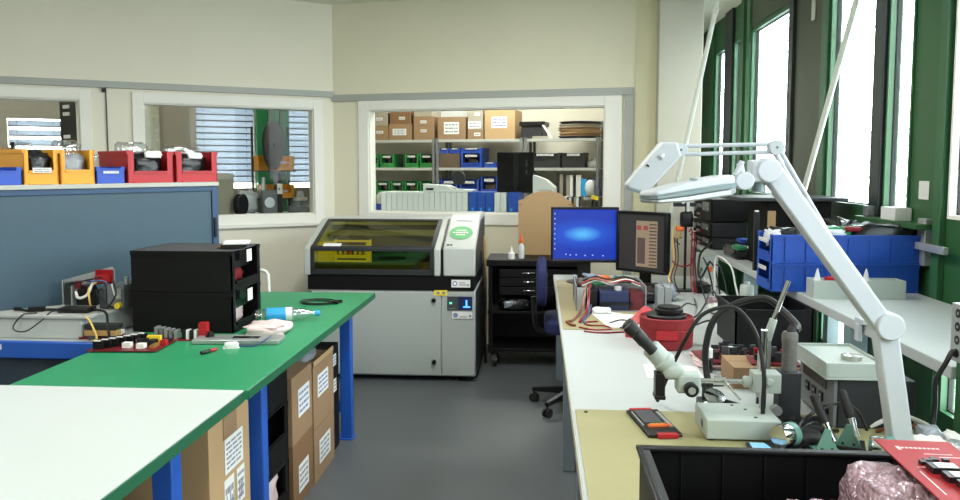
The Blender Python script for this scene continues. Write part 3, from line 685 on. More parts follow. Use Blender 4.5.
P = [(-.165, 0), (-.165, .44), (-.12, .455), (-.10, .475), (-.05, .50), (.02, .517), (.10, .517), (.16, .50), (.20, .475), (.215, .455), (.25, .44), (.262, .42), (.29, .0)]
G('card_light').prism(P, 0, .006, 'y').build('sheet', t)
G('card_dark').box(-.165, -.002, .405, -.135, 0, .411).box(.235, -.002, .405, .262, 0, .411).build('slot', t)
G('card_dark').prism([(.262, .42), (.29, 0), (.33, 0), (.295, .40)], .002, .05, 'y').build('side_flap', t)
t = thing('spray_bottle', 'tall clear bottle with orange nozzle on the black trolley', 'bottle', (-.135, 6.05, .8405))
G('bag_clear').lathe([(0, 0), (.022, 0), (.024, .01), (.024, .09), (.014, .11), (.012, .12)]).build('body', t); G('orange').lathe([(.012, .12), (.016, .12), (.016, .145), (.01, .15), (.006, .19), (.003, .19)]).build('nozzle', t)
t = thing('dropper_bottle', 'short white squeeze bottle on the black trolley', 'bottle', (-.21, 5.99, .8405))
G('relay_white').lathe([(0, 0), (.026, 0), (.028, .01), (.026, .045), (.012, .06)]).build('body', t); G('relay_white').lathe([(.012, .06), (.010, .065), (.004, .10), (0, .10)]).build('nozzle', t)
# ------------------------------------------------------------------ store room behind the back window
def rack(label, x0, x1):
    t = thing('shelving_rack', label, 'shelf', bw(x0, 1.585), AB)
    w_ = x1-x0
    for z in (.25, .85, 1.222, 1.525, 1.830):
        G('light_steel').box(0, 0, z, w_, .5, z+.014).use('trunking').box(0, -.004, z-.012, w_, 0, z+.018).build('shelf', t)
    for x in (0, w_-.028):
        for y in (-.012, .48): G('mid_grey').box(x, y, 0, x+.028, y+.03, 2.05 if y > 0 else 1.86).build('upright', t)
    return t
rack('grey steel shelving seen at the left behind the back window, cartons on top', -.52, .447)
rack('grey steel shelving in the middle behind the back window, black monitor before it', .462, 1.428)
rack('grey steel shelving at the right behind the back window, cable reels on top', 1.443, 2.225)
SG = 'cartons on the store-room shelving'
def sc(label, x0, x1, z0, z1, mat='card', lab=None, d=.38, y=1.60):
    w_ = x1-x0
    return carton(label, w_, d, z1-z0-.001, bw((x0+x1)/2, y, z0), AB, mat, SG, lab, False, seed=int(abs(x0*100))+3)
Z1 = 1.8445
sc('small brown carton at the lower left end of the top shelf', -.36, -.095, Z1, 2.01, 'card', (.03, .09, .08, .03, 1))
sc('grey-brown carton at the upper left end of the top shelf', -.36, -.105, 2.01, 2.15, 'card_grey', (.03, .07, .08, .03, 1))
sc('brown carton with wide white sheet, second from left on the top shelf', -.087, .178, Z1, 2.025, 'card', (-.01, .09, .16, .07, 3))
sc('dark brown carton on the carton with the wide white sheet', -.075, .165, 2.025, 2.165, 'card_dark', (.02, .06, .07, .03, 1))
sc('brown carton with small tag, lower one left of the rack post', .20, .432, Z1, 1.99, 'card', (.0, .10, .07, .03, 1))
sc('brown carton with small tag, middle one left of the rack post', .20, .43, 1.991, 2.10, 'card', (.0, .05, .07, .03, 1))
sc('pale grey carton topping the stack left of the rack post', .205, .41, 2.101, 2.17, 'card_grey')
sc('large brown carton with white sheet right of the rack post', .477, .790, Z1, 2.09, 'card', (.0, .125, .17, .13, 3))
sc('white box lying on the large carton right of the rack post', .515, .745, 2.09, 2.165, 'printer_white')
sc('brown carton under a white-wrapped one, mid top shelf', .815, .99, Z1, 1.95, 'card', (.02, .055, .07, .035, 1))
sc('white-wrapped carton in the middle of its stack, mid top shelf', .818, .985, 1.95, 2.055, 'card_grey', (-.01, .05, .14, .075, 2))
sc('grey carton at the top of its stack, mid top shelf', .82, .985, 2.055, 2.16, 'card_grey', (.02, .06, .06, .03, 1))
sc('tallest tan carton with big white square label on the top shelf', 1.005, 1.335, Z1, 2.16, 'card_light', (-.005, .18, .17, .12, 3))
t = thing('dark_case', 'black case with slanted white-tipped lid on the top shelf, right part', 'case', bw(1.55, 1.62, Z1), AB)
G('charcoal').box(-.15, 0, 0, .08, .3, .14).build('body', t, .004); G('black_plastic').box(-.17, -.01, .14, .10, .3, .185).build('lid', t, .004)
G('relay_white').obox((.13, .0, .08), (.022, .02, .17), (0, -.6, 0)).build('rod', t); G('card_grey').box(-.03, -.012, 0, .13, -.001, .03).build('strip', t)
for i in range(6):
    t = thing('cable_reel', ['flat dark component reel at the bottom of the reel pile', 'brown component reel second from the bottom of the pile', 'pale brown component reel third from the bottom of the pile',
        'brown component reel fourth from the bottom of the pile', 'pale component reel under the topmost of the pile', 'dark component reel on top of the reel pile'][i], 'reel', bw(1.99+.006*(i % 3), 1.86, Z1+.0005+.031*i), AB, 'component reels on the top shelf')
    G(('charcoal', 'card', 'card_light', 'card', 'card_grey', 'charcoal')[i]).lathe([(0, 0), (.232, 0), (.232, .004), (.215, .005), (.215, .024), (.232, .025), (.232, .029), (0, .029)], n=28).build('reel', t)
Z2 = 1.5395
GB = 'green bins on the store-room shelving'
BB = 'blue bins on the store-room shelving'
def sb(label, x0, x1, z, h, mat, grp, lip=.35, card=.8, y=1.60, d=.3): return make_bin(label, x1-x0, d, h, mat, grp, bw((x0+x1)/2, y, z), AB, lip, None if card is None else h*card, post=.10)
for l, a, b in (('green bin cut by the left window edge, upper green row', -.36, -.215), ('green bin second from left in the upper green row', -.198, -.035),
                ('green bin third from left in the upper green row', .095, .252), ('green bin next to the rack post in the upper green row', .268, .425)):
    sb(l, a, b, Z2, .155, 'bin_green', GB)
    contents('parts_heap', 'dark parts inside the '+l.split(' in the')[0].split(' cut')[0].replace(' next to', ' at')+(', upper row' if 'cut' not in l else ' by the window edge, upper row'), 'parts', [('bag_dark', (0, 0, .055), (.10, .2, .10), int(a*50)+30)], bw((a+b)/2, 1.76, Z2+.007), AB)
Z3 = 1.2365
for l, a, b in (('green bin at the left end of the lower green row', -.25, -.082), ('green bin second from left in the lower green row', -.072, .078),
                ('green bin with brown parts in the lower green row', .088, .248), ('green bin at the right end of the lower green row, behind white folder', .268, .43)):
    sb(l, a, b, Z3, .155, 'bin_green', GB)
    contents('parts_heap', ('brown' if 'brown' in l else 'dark green')+' parts inside the '+l.split(' with brown')[0].split(' in the')[0].split(', behind')[0]+('' if ' end of' in l else ' of the lower green row'), 'parts', [('bag_brown' if 'brown' in l else 'bag_dark', (0, 0, .055), (.10, .2, .11), int(a*50)+60)], bw((a+b)/2, 1.76, Z3+.007), AB)
for l, a, b, z, h, lip in (('low blue bin at the left on top of a stack beside the rack post', .50, .60, 1.70, .055, .8), ('low blue bin in the middle of the top of the blue stack', .61, .725, 1.70, .055, .8),
                      ('low blue bin at the right on top of the blue stack', .738, .975, 1.70, .055, .8), ('blue bin with label under the blue stack, right', .738, .975, Z2, .158, .35),
                      ('small low blue bin right of the blue stack', 1.0, 1.13, Z2, .065, .8), ('blue bin left in the lower blue row', .505, .70, Z3, .18, .5),
                      ('blue bin second in the lower blue row behind the black disc', .72, .94, Z3, .18, .5), ('blue bin third in the lower blue row beside the monitor', .96, 1.15, Z3, .21, .35)):
    sb(l, a, b, z, h, 'bin_blue', BB, lip, .82)
sc('dark flat box under the low blue bins on the middle shelf', .49, .725, Z2, 1.699, 'bag_brown')
contents('parts_heap', 'dark parts in the labelled blue bin under the blue stack', 'parts', [('bag_dark', (0, 0, .06), (.18, .2, .10), 8)], bw(.856, 1.76, Z2+.007), AB)
contents('parts_heap', 'reddish parts in the blue bin beside the monitor', 'parts', [('bag_brown', (0, 0, .06), (.14, .2, .13), 9)], bw(1.055, 1.76, Z3+.009), AB)
for l, a, b in (('dark grey bin left of the pair on the right rack', 1.50, 1.825), ('dark grey bin right of the pair on the right rack', 1.84, 2.08)):
    sb(l, a, b, Z2, .16, 'charcoal', 'dark bins on the right rack', .75, .86)
contents('paper_bundle', 'crumpled white paper bundle at the right end of the middle shelf', 'papers', [('paper', (0, 0, .04), (.11, .12, .08), 3), ('bag_clear', (.02, 0, .085), (.06, .08, .05), 5)], bw(2.15, 1.72, Z2+.001), AB)
for i, m in enumerate(('charcoal', 'card_grey', 'charcoal', 'card_grey', 'paper')):
    tag(G(m).box(-.016, 0, 0, .016, .26, .245-.004*i).build('folder', None, .002, bw(1.80+.035*i, 1.60, Z3), AB), ['dark folder leftmost in the row right of the monitor', 'grey folder second right of the monitor', 'dark folder third right of the monitor', 'grey folder fourth right of the monitor', 'white folder last in the row right of the monitor'][i], 'folder', 'folders on the lower right shelf')
tag(G('cyan_blue').box(0, 0, 0, .06, .2, .19).use('paper').box(-.05, 0, 0, 0, .2, .23).build('packet', None, .003, bw(2.04, 1.60, Z3), AB), 'white and light blue packet on the lower right shelf', 'packet')
tag(G('bag_clear').lump((0, 0, .09), (.1, .15, .17), 4).build('plastic_bag', None, 0, bw(2.14, 1.62, Z3+.001), AB), 'whitish bag below the small blue bins on the right rack', 'bag')
sb('small blue bin upper right on the lower right shelf', 2.105, 2.215, Z3+.10, .09, 'bin_blue', BB, .6, .7, 1.62, .2)
tag(G('bin_blue_deep').box(-.055, 0, 0, .055, .2, .098).build('parts_box', None, .003, bw(2.16, 1.70, Z3), AB), 'deep blue box carrying the small blue bin, right rack', 'box')

# along the inner window ledge
FLD = 'folders on the window ledge'
x = .40; z = 1.1305; n = 0
for i in range(16):
    t = tag(G('paper').box(0, 0, 0, .049, .24, .193).use('trunking').box(.0, -.0008, .002, .0025, 0, .191).build('folder', None, .0015, bw(x+.0515*i, .135, z), AB), 'pale grey folder spine, number %s from the left on the window ledge' % ('one two three four five six seven eight nine ten eleven twelve thirteen fourteen fifteen sixteen'.split()[i]), 'folder', FLD)
for i in range(4):
    t = thing('folder', ['dark blue folder leftmost of the blue trio on the ledge', 'dark blue folder in the middle of the blue trio', 'dark blue folder rightmost of the blue trio', 'dark blue folder alone beside the cardboard sheet'][i], 'folder', bw((1.235+.076*i) if i < 3 else 1.585, .135, z), AB, FLD)
    G('bin_blue_deep').box(0, 0, 0, .073 if i < 3 else .10, .24, .198).build('cover', t, .003)
    g = G('cyan_blue'); g.box(.025, -.0012, .03, .045, 0, .06); g.build('spine_label', t)
for i in range(2):
    tag(G('paper').box(0, 0, 0, .052, .24, .193).build('folder', None, .002, bw(1.468+.055*i, .135, z), AB), ['pale folder left of the lone blue folder', 'pale folder touching the lone blue folder'][i], 'folder', FLD)
t = thing('snack_packet', 'small blue and white packet at the left end of the window ledge', 'packet', bw(.34, .26, z), AB)
G('bag_clear').lump((.0, 0, .1), (.05, .06, .16), 4).build('bag', t); G('bin_blue').box(-.03, -.04, 0, .04, .04, .08).build('band', t, .004)
t = thing('hole_punch', 'white flat desk device lying on top of the pale folders', 'device', bw(1.03, .15, z+.194), AB)
G('paper').prism([(-.23, 0), (.22, 0), (.24, .02), (.05, .028), (-.02, .062), (-.22, .068), (-.23, .05)], 0, .18, 'y').build('body', t, .004)
G('black_plastic').box(-.20, -.002, .018, -.13, 0, .036).build('slot', t)
t = thing('tape_disc', 'dark round disc standing on the white device', 'disc', bw(1.10, .262, z+.264), AB)
G('charcoal').cyl((0, 0, .055), (0, .05, .055), .062, n=24).box(-.02, 0, 0, .02, .05, .02).build('disc', t)
t = thing('monitor', 'back of a black monitor standing inside the back window', 'monitor', bw(1.625, .30, z), AB)
G('black_matt').box(-.165, -.03, .19, .165, .02, .55).use('black_gloss').box(-.015, -.036, .19, .03, -.03, .55).build('housing', t, .006)
G('black_matt').box(-.05, 0, .012, .05, .03, .22).build('stand', t, .003); G('black_matt').box(-.1, -.06, 0, .1, .1, .012).build('base', t, .003)
g = G('light_steel')
for zz in (.47, .44, .38, .36): g.box(.10, -.0315, zz, .107, -.03, zz+.007)
g.build('port_dots', t)
t = thing('document_tray', 'white slanted document holder right of the black monitor', 'tray', bw(1.885, .22, z), AB)
G('paper').prism([(-.09, 0), (.10, 0), (.10, .24), (.02, .31), (-.09, .35)], 0, .15, 'y').build('holder', t, .003); G('ink').prism([(-.05, .215), (.08, .215), (.08, .22), (-.05, .22)], -.001, 0, 'y').box(-.04, -.0015, .13, .03, 0, .134).build('marking', t)
for i in range(10):
    tag(G(['paper', 'charcoal', 'card_grey', 'paper', 'dark_grey', 'paper', 'charcoal', 'card_grey', 'paper', 'charcoal'][i]).box(0, 0, 0, .019, .18, .165-.006*(i % 3)).build('booklet', None, .001, bw(2.02+.021*i, .16, z), AB), ['white', 'dark', 'grey', 'white', 'dark', 'white', 'dark', 'grey', 'white', 'dark'][i]+' thin booklet, '+'first second third fourth fifth sixth seventh eighth ninth tenth'.split()[i]+' from the left beside the cardboard sheet', 'booklet', 'booklets on the window ledge')
t = thing('spray_can', 'black bottle with yellow cap at the right end of the window ledge', 'bottle', bw(2.34, .24, z), AB)
G('black_plastic').lathe([(0, 0), (.03, 0), (.03, .12), (.02, .14), (0, .14)]).build('body', t); G('yellow').obox((0, -.01, .155), (.06, .04, .03), (0, .3, 0)).build('cap', t)

# ------------------------------------------------------------------ rooms behind the left windows
t = thing('component_rack', 'white bench with shelves for bins in the room behind the left window', 'shelf', lw(-.35, .62), AL)
G('bench_white').box(-.75, 0, 1.06, .40, .6, 1.09).build('tabletop', t)
for xx in (-.72, .34): G('mid_grey').box(xx, .05, 0, xx+.04, .55, 1.06).build('side', t)
for zz in (1.232, 1.503): G('dark_steel').box(-.17, .14, zz, .20, .45, zz+.012).build('shelf', t)
for xx in (-.17, .185): G('dark_steel').box(xx, .40, 1.09, xx+.015, .44, 1.95).build('post', t)
YG = 'yellow bins in the room behind the left window'
make_bin('upper yellow bin behind the big reel in the left window', .34, .28, .145, 'bin_yellow', YG, lw(-.335, .78, 1.516), AL, .4, .08)
make_bin('lower yellow bin below the big reel in the left window', .30, .28, .13, 'bin_yellow', YG, lw(-.315, .78, 1.245), AL, .4, .07)
make_bin('small yellow bin on the bench seen through the left window', .14, .2, .06, 'bin_yellow', YG, lw(-.40, .70, 1.0905), AL, .5)
t = thing('component_reel', 'big pale component reel hanging upright in the left window', 'reel', lw(-.385, .68, 1.755), AL+.95)
g = G('reel_beige').lathe([(0, -.006), (.22, -.006), (.228, -.003), (.228, .003), (.22, .006), (0, .006)], d=(0, 1, 0), n=36); g.build('flange', t)
G('charcoal').lathe([(.226, -.012), (.234, -.012), (.234, .016), (.226, .016)], d=(0, 1, 0), n=36).cyl((0, -.02, 0), (0, .05, 0), .028).build('hub', t)
g = G('mid_grey')
for k in range(3):
    a = 2*PI*k/3; g.box(.04*math.cos(a)-.01, -.0075, .04*math.sin(a)-.01, .04*math.cos(a)+.01, -.006, .04*math.sin(a)+.01)
    g.cyl((.12*math.cos(a), -.0072, .12*math.sin(a)), (.12*math.cos(a), -.006, .12*math.sin(a)), .035, n=14)
g.build('cutout', t); G('dark_steel').box(-.012, .03, -.24, .012, .05, .02).build('hanger', t)
t = thing('feeder_machine', 'dark table-top machine with pale panel in the left window', 'machine', lw(-.42, .66, 1.0905), AL)
G('mid_grey').box(-.08, 0, 0, .08, .2, .24).build('body', t, .004); G('black_plastic').box(.06, -.03, 0, .10, .15, .42).build('column', t, .003); G('relay_white').box(.05, -.035, .20, .10, -.031, .30).use('chip').box(.06, -.037, .24, .075, -.035, .255).build('panel', t); G('light_steel').cyl((-.02, -.02, .12), (-.02, 0, .12), .05, n=16).cyl((-.06, .05, .24), (-.06, .05, .36), .02).build('wheel', t)
t = thing('glass_jar', 'round clear jar on the bench at the right edge of the left window', 'jar', lw(-.12, .74, 1.0905), AL)
G('bag_grey').lathe([(0, 0), (.09, 0), (.115, .03), (.115, .07), (.08, .11), (.06, .13)]).build('body', t); G('relay_white').lathe([(.06, .13), (.07, .13), (.07, .16), (0, .16)]).use('bag_clear').lathe([(.0, .16), (.045, .16), (.03, .22), (0, .22)]).build('lid', t)
t = thing('cable_reel', 'dark upright reel beside the grey box in the left window', 'reel', lw(-.70, .70, 1.0905+.103), AL+.9)
G('charcoal').lathe([(0, -.03), (.10, -.03), (.102, -.02), (.08, -.018), (.08, .018), (.102, .02), (.10, .03), (0, .03)], d=(0, 1, 0), n=28).build('reel', t)
t = carton('beige box just right of the blue cabinet in the left window', .22, .3, .40, lw(-.86, .75, 1.0905), AL, 'card_grey', None, None, False)
contents('plastic_bag', 'clear bag sagging behind the dark reel in the left window', 'bag', [('bag_clear', (0, 0, .12), (.2, .15, .22), 8)], lw(-.60, .90, 1.0905), AL)
t = thing('wall_screen', 'dark wall screen with white reflections in the leftmost window', 'screen', lw(-2.125, .55, 1.62), AL-.9)
G('black_gloss').box(-.10, 0, 0, .10, .03, .50).build('screen', t, .004); G('relay_white').box(.10, -.004, -.06, .125, .035, .56).box(-.125, -.004, .5, .10, .035, .56).build('frame', t)
g = G('relay_white')
for zz in (.12, .17, .36, .42): g.box(-.06, -.002, zz, .02, 0, zz+.03)  # white bars stand in for reflections on the screen
g.build('window_stripe', t); G('mid_grey').box(-.02, .01, -1.62, .02, .03, -.06).build('stand', t)
t = thing('folded_cartons', 'flattened brown cartons standing in the leftmost window', 'cardboard', lw(-2.62, .8, 0), AL)
G('card_light').box(-.12, 0, 0, .05, .2, 1.72).build('carton', t, .003); G('black_plastic').box(.055, .0, .9, .085, .2, 1.76).build('edge_guard', t)
t = thing('round_device', 'grey rounded device behind the yellow bins in the leftmost window', 'device', lw(-2.32, .62, 0), AL)
G('mid_grey').lump((0, 0, 1.52), (.2, .2, .16), 2, .8, .02).build('head', t); G('mid_grey').cyl((0, 0, .04), (0, 0, 1.48), .02).lathe([(0, 0), (.16, 0), (.16, .03), (0, .04)]).build('stand', t)
tag(G('printer_white').box(-.22, 0, .0, .22, .4, 1.66).build('filing_cabinet', None, .004, lw(-1.95, .95, 0), AL), 'white tall cabinet behind the right yellow bin', 'cabinet')
# ------------------------------------------------------------------ right workbench and window-side table
t = thing('workbench', 'long pale workbench along the right side holding microscope and monitors', 'table', (.65, 3.33, 0))
G('bench_white').box(-.538, -2.35, .725, .525, 2.40, .76).use('bench_edge').box(-.542, -2.35, .726, -.538, 2.40, .7595).build('tabletop', t, .002)
for y in (-2.25, -.82, .6, 2.3):
    for x in (-.49, .46): G('grey_steel').box(x-.03, y-.04, 0, x+.03, y+.04, .725).build('leg', t, .004)
    G('grey_steel').box(-.46, y-.03, .62, .43, y+.03, .70).build('cross_beam', t)
G('grey_steel').box(-.505, -.86, .06, -.495, -.78, .70).use('chrome').cyl((-.507, -.83, .30), (-.503, -.83, .30), .006, n=8).cyl((-.507, -.83, .34), (-.503, -.83, .34), .006, n=8).build('bolt_plate', t)
t = tag(G('esd_mat').box(.122, 1.0, 0, 1.165, 2.505, .003).use('dark_grey').cyl((.155, 2.475, .003), (.155, 2.475, .007), .006, n=10).build('bench_mat', None, 0, (0, 0, .7602)), 'olive-beige antistatic mat under the microscope on the right bench', 'mat')
tag(G('esd_mat_tan').box(.122, 3.77, 0, .56, 5.40, .003).build('bench_mat', None, 0, (0, 0, .7602)), 'tan antistatic mat before the monitors at the far bench end', 'mat')
t = thing('side_table', 'white table along the green window wall carrying instruments and blue bins', 'table', (1.472, 4.33, 0))
G('bench_white').box(-.272, -2.0, .932, .272, 1.98, .97).build('tabletop', t, .003)
for y in (-1.22, .3, 1.9):
    for x in (-.235, .23): G('lamp_grey').box(x-.034, y-.034, 0, x+.034, y+.034, .932).build('leg', t, .003)
G('lamp_grey').box(.20, -1.8, .86, .24, 1.9, .93).build('rear_rail', t)

# green post with power strip at the right edge
t = thing('steel_post', 'green steel post at the right edge holding a power strip', 'post', (1.26, 2.265, 0))
G('green_steel').box(-.06, -.045, .004, .06, .04, 1.15).build('post', t, .003); G('dark_steel').box(-.08, -.06, 0, .08, .05, .004).build('base_plate', t)
t = thing('power_strip', 'grey metal power strip fixed upright on the green post', 'power strip', (1.1985, 2.265, 1.0))
G('aluminium').box(-.02, -.035, 0, 0, .035, .165).build('housing', t, .002)
for i in range(4): G('black_plastic').cyl((-.0206, 0, .025+.038*i), (-.018, 0, .025+.038*i), .0135, n=14).use('light_steel').cyl((-.0212, 0, .025+.038*i), (-.019, 0, .025+.038*i), .005, n=8).build('socket', t)
tag(G('black_plastic').box(-.05, -.04, 0, .06, .04, .09).use('paper').box(-.05, -.04, .09, .06, .04, .098).build('adapter', None, .003, (1.26, 2.265, 1.151)), 'black adapter box standing on top of the green post', 'adapter')
tag(G('wire_black').tube([(1.176, 2.262, 1.02), (1.165, 2.262, 1.03), (1.15, 2.26, 1.0), (1.135, 2.28, .94), (1.145, 2.3, .86), (1.13, 2.28, .80), (1.10, 2.25, .768), (1.03, 2.28, .768)], .007).build('cable'), 'black mains lead from the power strip down to the bench', 'cable')
# fittings on the green wall
tag(G('paper').box(-.002, -.045, 0, 0, .05, .085).build('notice', None, 0, (FX-.0005, 3.76, 1.40)), 'small white note stuck on the green column', 'notice')
t = thing('lever_handle', 'aluminium lever fitting on the green column by the blue bins', 'handle', (FX, 3.71, 1.10))
G('aluminium').box(-.035, -.045, 0, -.0005, .03, .215).build('plate', t, .003); G('aluminium').box(-.06, -.26, .075, -.036, .09, .108).build('lever', t, .003)
t = thing('small_carton', 'white carton on the narrow sill beside the green column', 'box', (FX-.045, 3.95, 1.2925))
G('paper').box(-.038, -.09, 0, .04, .07, .062).build('carton', t, .003)
tag(G('mid_grey').box(-.02, -.03, 0, .02, .03, .055).build('latch', None, .004, (FX-.045, 4.25, 1.2925)), 'small grey latch block on the narrow sill under the mullion', 'latch')
def stay(label, p, q, r):
    t = thing('crank_rod', label, 'rod', q); v = Vector(p)-Vector(q)
    G('stay_white').cyl((0, 0, 0), v*.80, r, n=12).build('rod', t); G('stay_white').cyl(v*.80, v*1.0, r*.72, n=10).cyl(v*.79, v*.815, r*1.25, n=12).build('joint', t)
    return t
stay('white crank rod slanting in front of the pale corner column', (1.26, 5.5, 2.98), (.925, 5.7, 1.12), .016)
stay('white crank rod slanting across the tall window right of the olive panel', (1.73, 4.2, 2.9), (1.545, 4.72, 1.38), .016)
tag(G('stay_white').box(-.006, -.03, 0, 0, .03, .14).build('sign_plate', None, 0, (FX-.01, 5.3, 2.50)), 'small pale plate high on the olive panel between windows', 'plate')

# instruments on the side table
IG = 'black bench instruments on the side table'
for l, z, h, dx in (('lowest flat black instrument of the stack at the far end', .9705, .082, 0), ('middle black instrument of the stack with lit front keys', 1.053, .108, -.004), ('tallest black instrument on top of the stack', 1.1615, .165, -.002)):
    t = thing('bench_instrument', l, 'instrument', (1.215+dx, 5.55, z), 0, IG)
    G('black_plastic' if h > .15 else 'charcoal').box(0, 0, .006, .30 if h > .15 else .235, .60, h-.002).build('case', t, .004)
    g = G('black_matt').box(-.014, .0, .008, 0, .60, h-.004); g.build('front_panel', t, .002)
    G('black_gloss').box(-.0165, .05, h*.45, -.0142, .28, h*.85).use('teal').box(-.017, .07, h*.5, -.0164, .12, h*.62).build('display', t)
    for k in range(4): G('mid_grey').box(-.018, .31+.04*k, h*.55, -.0142, .335+.04*k, h*.72).build('key', t)
    G('light_steel').cyl((-.03, .52, h*.5), (-.0142, .52, h*.5), h*.18, n=14).build('knob', t)
    for k in range(3): G('red_plastic' if k == 0 else 'light_steel').cyl((-.026, .32+.05*k, h*.25), (-.0142, .32+.05*k, h*.25), .008, n=10).build('terminal', t)
    for y in (.05, .55): G('black_rubber').box(.02, y-.015, 0, .22, y+.015, .006).build('foot', t)
tag(G('instrument_white').box(0, 0, 0, .09, .12, .30).use('ink').box(.02, -.001, .16, .08, 0, .165).box(.02, -.001, .18, .08, 0, .185).box(.02, -.001, .20, .08, 0, .205).build('small_unit', None, .004, (1.56, 5.60, .9705)), 'small white vented unit right behind the instrument stack', 'instrument')
t = thing('equipment_case', 'big black case with broad overhanging lid before the far window', 'case', (1.30, 4.55, .9705))
G('black_matt').box(.0, 0, 0, .355, .42, .385).build('body', t, .006); G('charcoal').box(-.16, -.04, .386, .43, .46, .406).build('lid', t, .003)
G('card_light').box(-.0, -.002, .235, .045, 0, .33).build('tag', t)
tag(G('black_plastic').box(-.013, -.013, 0, .013, .013, .33).use('relay_white').cyl((0, 0, .33), (0, 0, .338), .012, n=10).build('stand_post', None, .002, (1.215, 4.46, .9705)), 'thin black upright post left of the stacked blue bins', 'post')
contents('plastic_bag', 'black antistatic bags heaped before the instrument stack', 'bag', [('bag_dark', (0, 0, .04), (.13, .36, .09), 3), ('bag_dark', (.10, -.1, .05), (.14, .3, .12), 4), ('pcb_green', (-.03, -.12, .075), (.07, .18, .03), 5), ('relay_white', (.02, -.17, .075), (.03, .03, .03), 6), ('bin_blue', (.05, .08, .10), (.08, .10, .03), 7)], (1.29, 5.12, .9705))
contents('plastic_bag', 'flat black bag lying behind the blue bins under the tall window', 'bag', [('bag_dark', (0, 0, .15), (.13, .44, .31), 9)], (1.57, 4.22, .9705))
# blue bins, two stacked
for i, l in enumerate(['lower big blue bin of the stacked pair on the side table', 'upper big blue bin of the stacked pair, full of dark bags']):
    t = make_bin(l, .235, .665, .132, 'bin_blue_deep', 'stacked big blue bins', (1.082, 3.825, .9705+.1335*i), -PI/2, .36, .10)
    g = G('bin_blue_deep')
    for k in range(7): g.box(.1175, .06+.095*k, .004, .1235, .068+.095*k, .128)
    g.box(.1175, .0, .122, .128, .665, .132).box(.1175, 0, 0, .1235, .665, .008); g.build('side_rib', t)
contents('plastic_bag', 'black antistatic bag lying on the right of the upper blue bin', 'bag', [('bag_dark', (.08, 0, .10), (.36, .17, .13), 2), ('red_fabric', (-.08, -.05, .145), (.08, .05, .022), 3)], (1.55, 3.825, 1.113))
contents('plastic_bag', 'clear bag with a green board in the upper blue bin', 'bag', [('bag_dark', (-.12, 0, .08), (.25, .17, .13), 4), ('pcb_green', (.05, .0, .11), (.16, .15, .09), 5), ('bag_clear', (.02, -.06, .12), (.14, .05, .05), 6), ('bag_clear', (-.22, 0, .10), (.06, .15, .08), 6)], (1.34, 3.825, 1.113))
contents('parts_heap', 'grey parts behind the label cards of the lower blue bin', 'parts', [('bag_grey', (0, 0, .05), (.4, .18, .09), 5)], (1.34, 3.825, .979))
t = thing('carton_tray', 'open white carton tray of small bottles before the blue bins', 'tray', (1.405, 3.555, .9705))
border(G('paper'), 0, 0, 0, 0, 0, 0, 0) if 0 else None
G('instrument_white').box(-.195, -.05, 0, .195, .05, .004).box(-.195, -.05, .004, .195, -.047, .082).box(-.195, .047, .004, .195, .05, .082).box(-.195, -.047, .004, -.192, .047, .082).box(.192, -.047, .004, .195, .047, .082).build('tray', t)
for i, (x, m, l) in enumerate(((-.165, 'relay_white', 'leftmost'), (-.02, 'yellow', 'yellow banded'), (.045, 'relay_white', 'rightmost'))):
    t = thing('dropper_bottle', l+' white tipped dropper bottle in the white carton tray', 'bottle', (1.405+x, 3.555, .975))
    G('bag_clear').lathe([(0, 0), (.024, 0), (.025, .06), (.012, .085)], n=14).build('body', t); G(m).lathe([(.0255, .055), (.0258, .058), (.024, .072), (.0, .073)], n=14).build('band', t); G('bag_clear').lathe([(.012, .085), (.009, .10), (.002, .125), (0, .125)], n=12).build('tip', t)
tag(G('red_plastic').box(-.035, -.02, 0, .035, .02, .088).build('small_box', None, .003, (1.31, 3.55, .975)), 'small red box standing in the white carton tray', 'box')

# ------------------------------------------------------------------ monitors
def screen_mat(name, build):
    m = bpy.data.materials.new(name); m.use_nodes = True; t = m.node_tree; b = t.nodes['Principled BSDF']
    b.inputs['Base Color'].default_value = (.01, .01, .012, 1); b.inputs['Roughness'].default_value = .25
    co = t.nodes.new('ShaderNodeTexCoord'); build(t, b, co); MATS[name] = m
def s_blue(t, b, co):
    mp = t.nodes.new('ShaderNodeMapping'); mp.inputs['Scale'].default_value = (3.6, 1, 9); mp.inputs['Location'].default_value = (.05, 0, -.08)
    gr = t.nodes.new('ShaderNodeTexGradient'); gr.gradient_type = 'SPHERICAL'; ns = t.nodes.new('ShaderNodeTexNoise'); ns.inputs['Scale'].default_value = 5
    ad = t.nodes.new('ShaderNodeMix'); ad.data_type = 'RGBA'; ad.blend_type = 'ADD'; ad.inputs[0].default_value = .18
    cr = t.nodes.new('ShaderNodeValToRGB'); e = cr.color_ramp.elements
    e[0].color = lin('0830A8'); e[0].position = .05; e[1].color = lin('4FB0F0'); e[1].position = 1.0
    x = e.new(.6); x.color = lin('0F4CC8')
    t.links.new(co.outputs['Object'], mp.inputs[0]); t.links.new(mp.outputs[0], gr.inputs[0]); t.links.new(co.outputs['Object'], ns.inputs['Vector'])
    t.links.new(gr.outputs[0], ad.inputs[6]); t.links.new(ns.outputs[0], ad.inputs[7]); t.links.new(ad.outputs[2], cr.inputs[0]); t.links.new(cr.outputs[0], b.inputs['Emission Color'])
    b.inputs['Emission Strength'].default_value = .8
screen_mat('screen_blue', s_blue)
emit('screen_icon', 'B9D8F5', .7); emit('screen_dark', '3A3634', .35); emit('screen_sheet', 'B9A184', .45); emit('screen_cell', '6E5D52', .4); emit('screen_red', 'B05048', .5); emit('screen_bar', '0B2A8C', .6)
t = thing('monitor', 'monitor with a glowing blue desktop at the far bench end', 'monitor', (.31, 5.30, .7605))
g = G('black_plastic'); border(g, -.228, .228, .145, .52, .016, -.018, .0); g.box(-.228, 0, .145, .228, .035, .52); g.build('housing', t, .004)
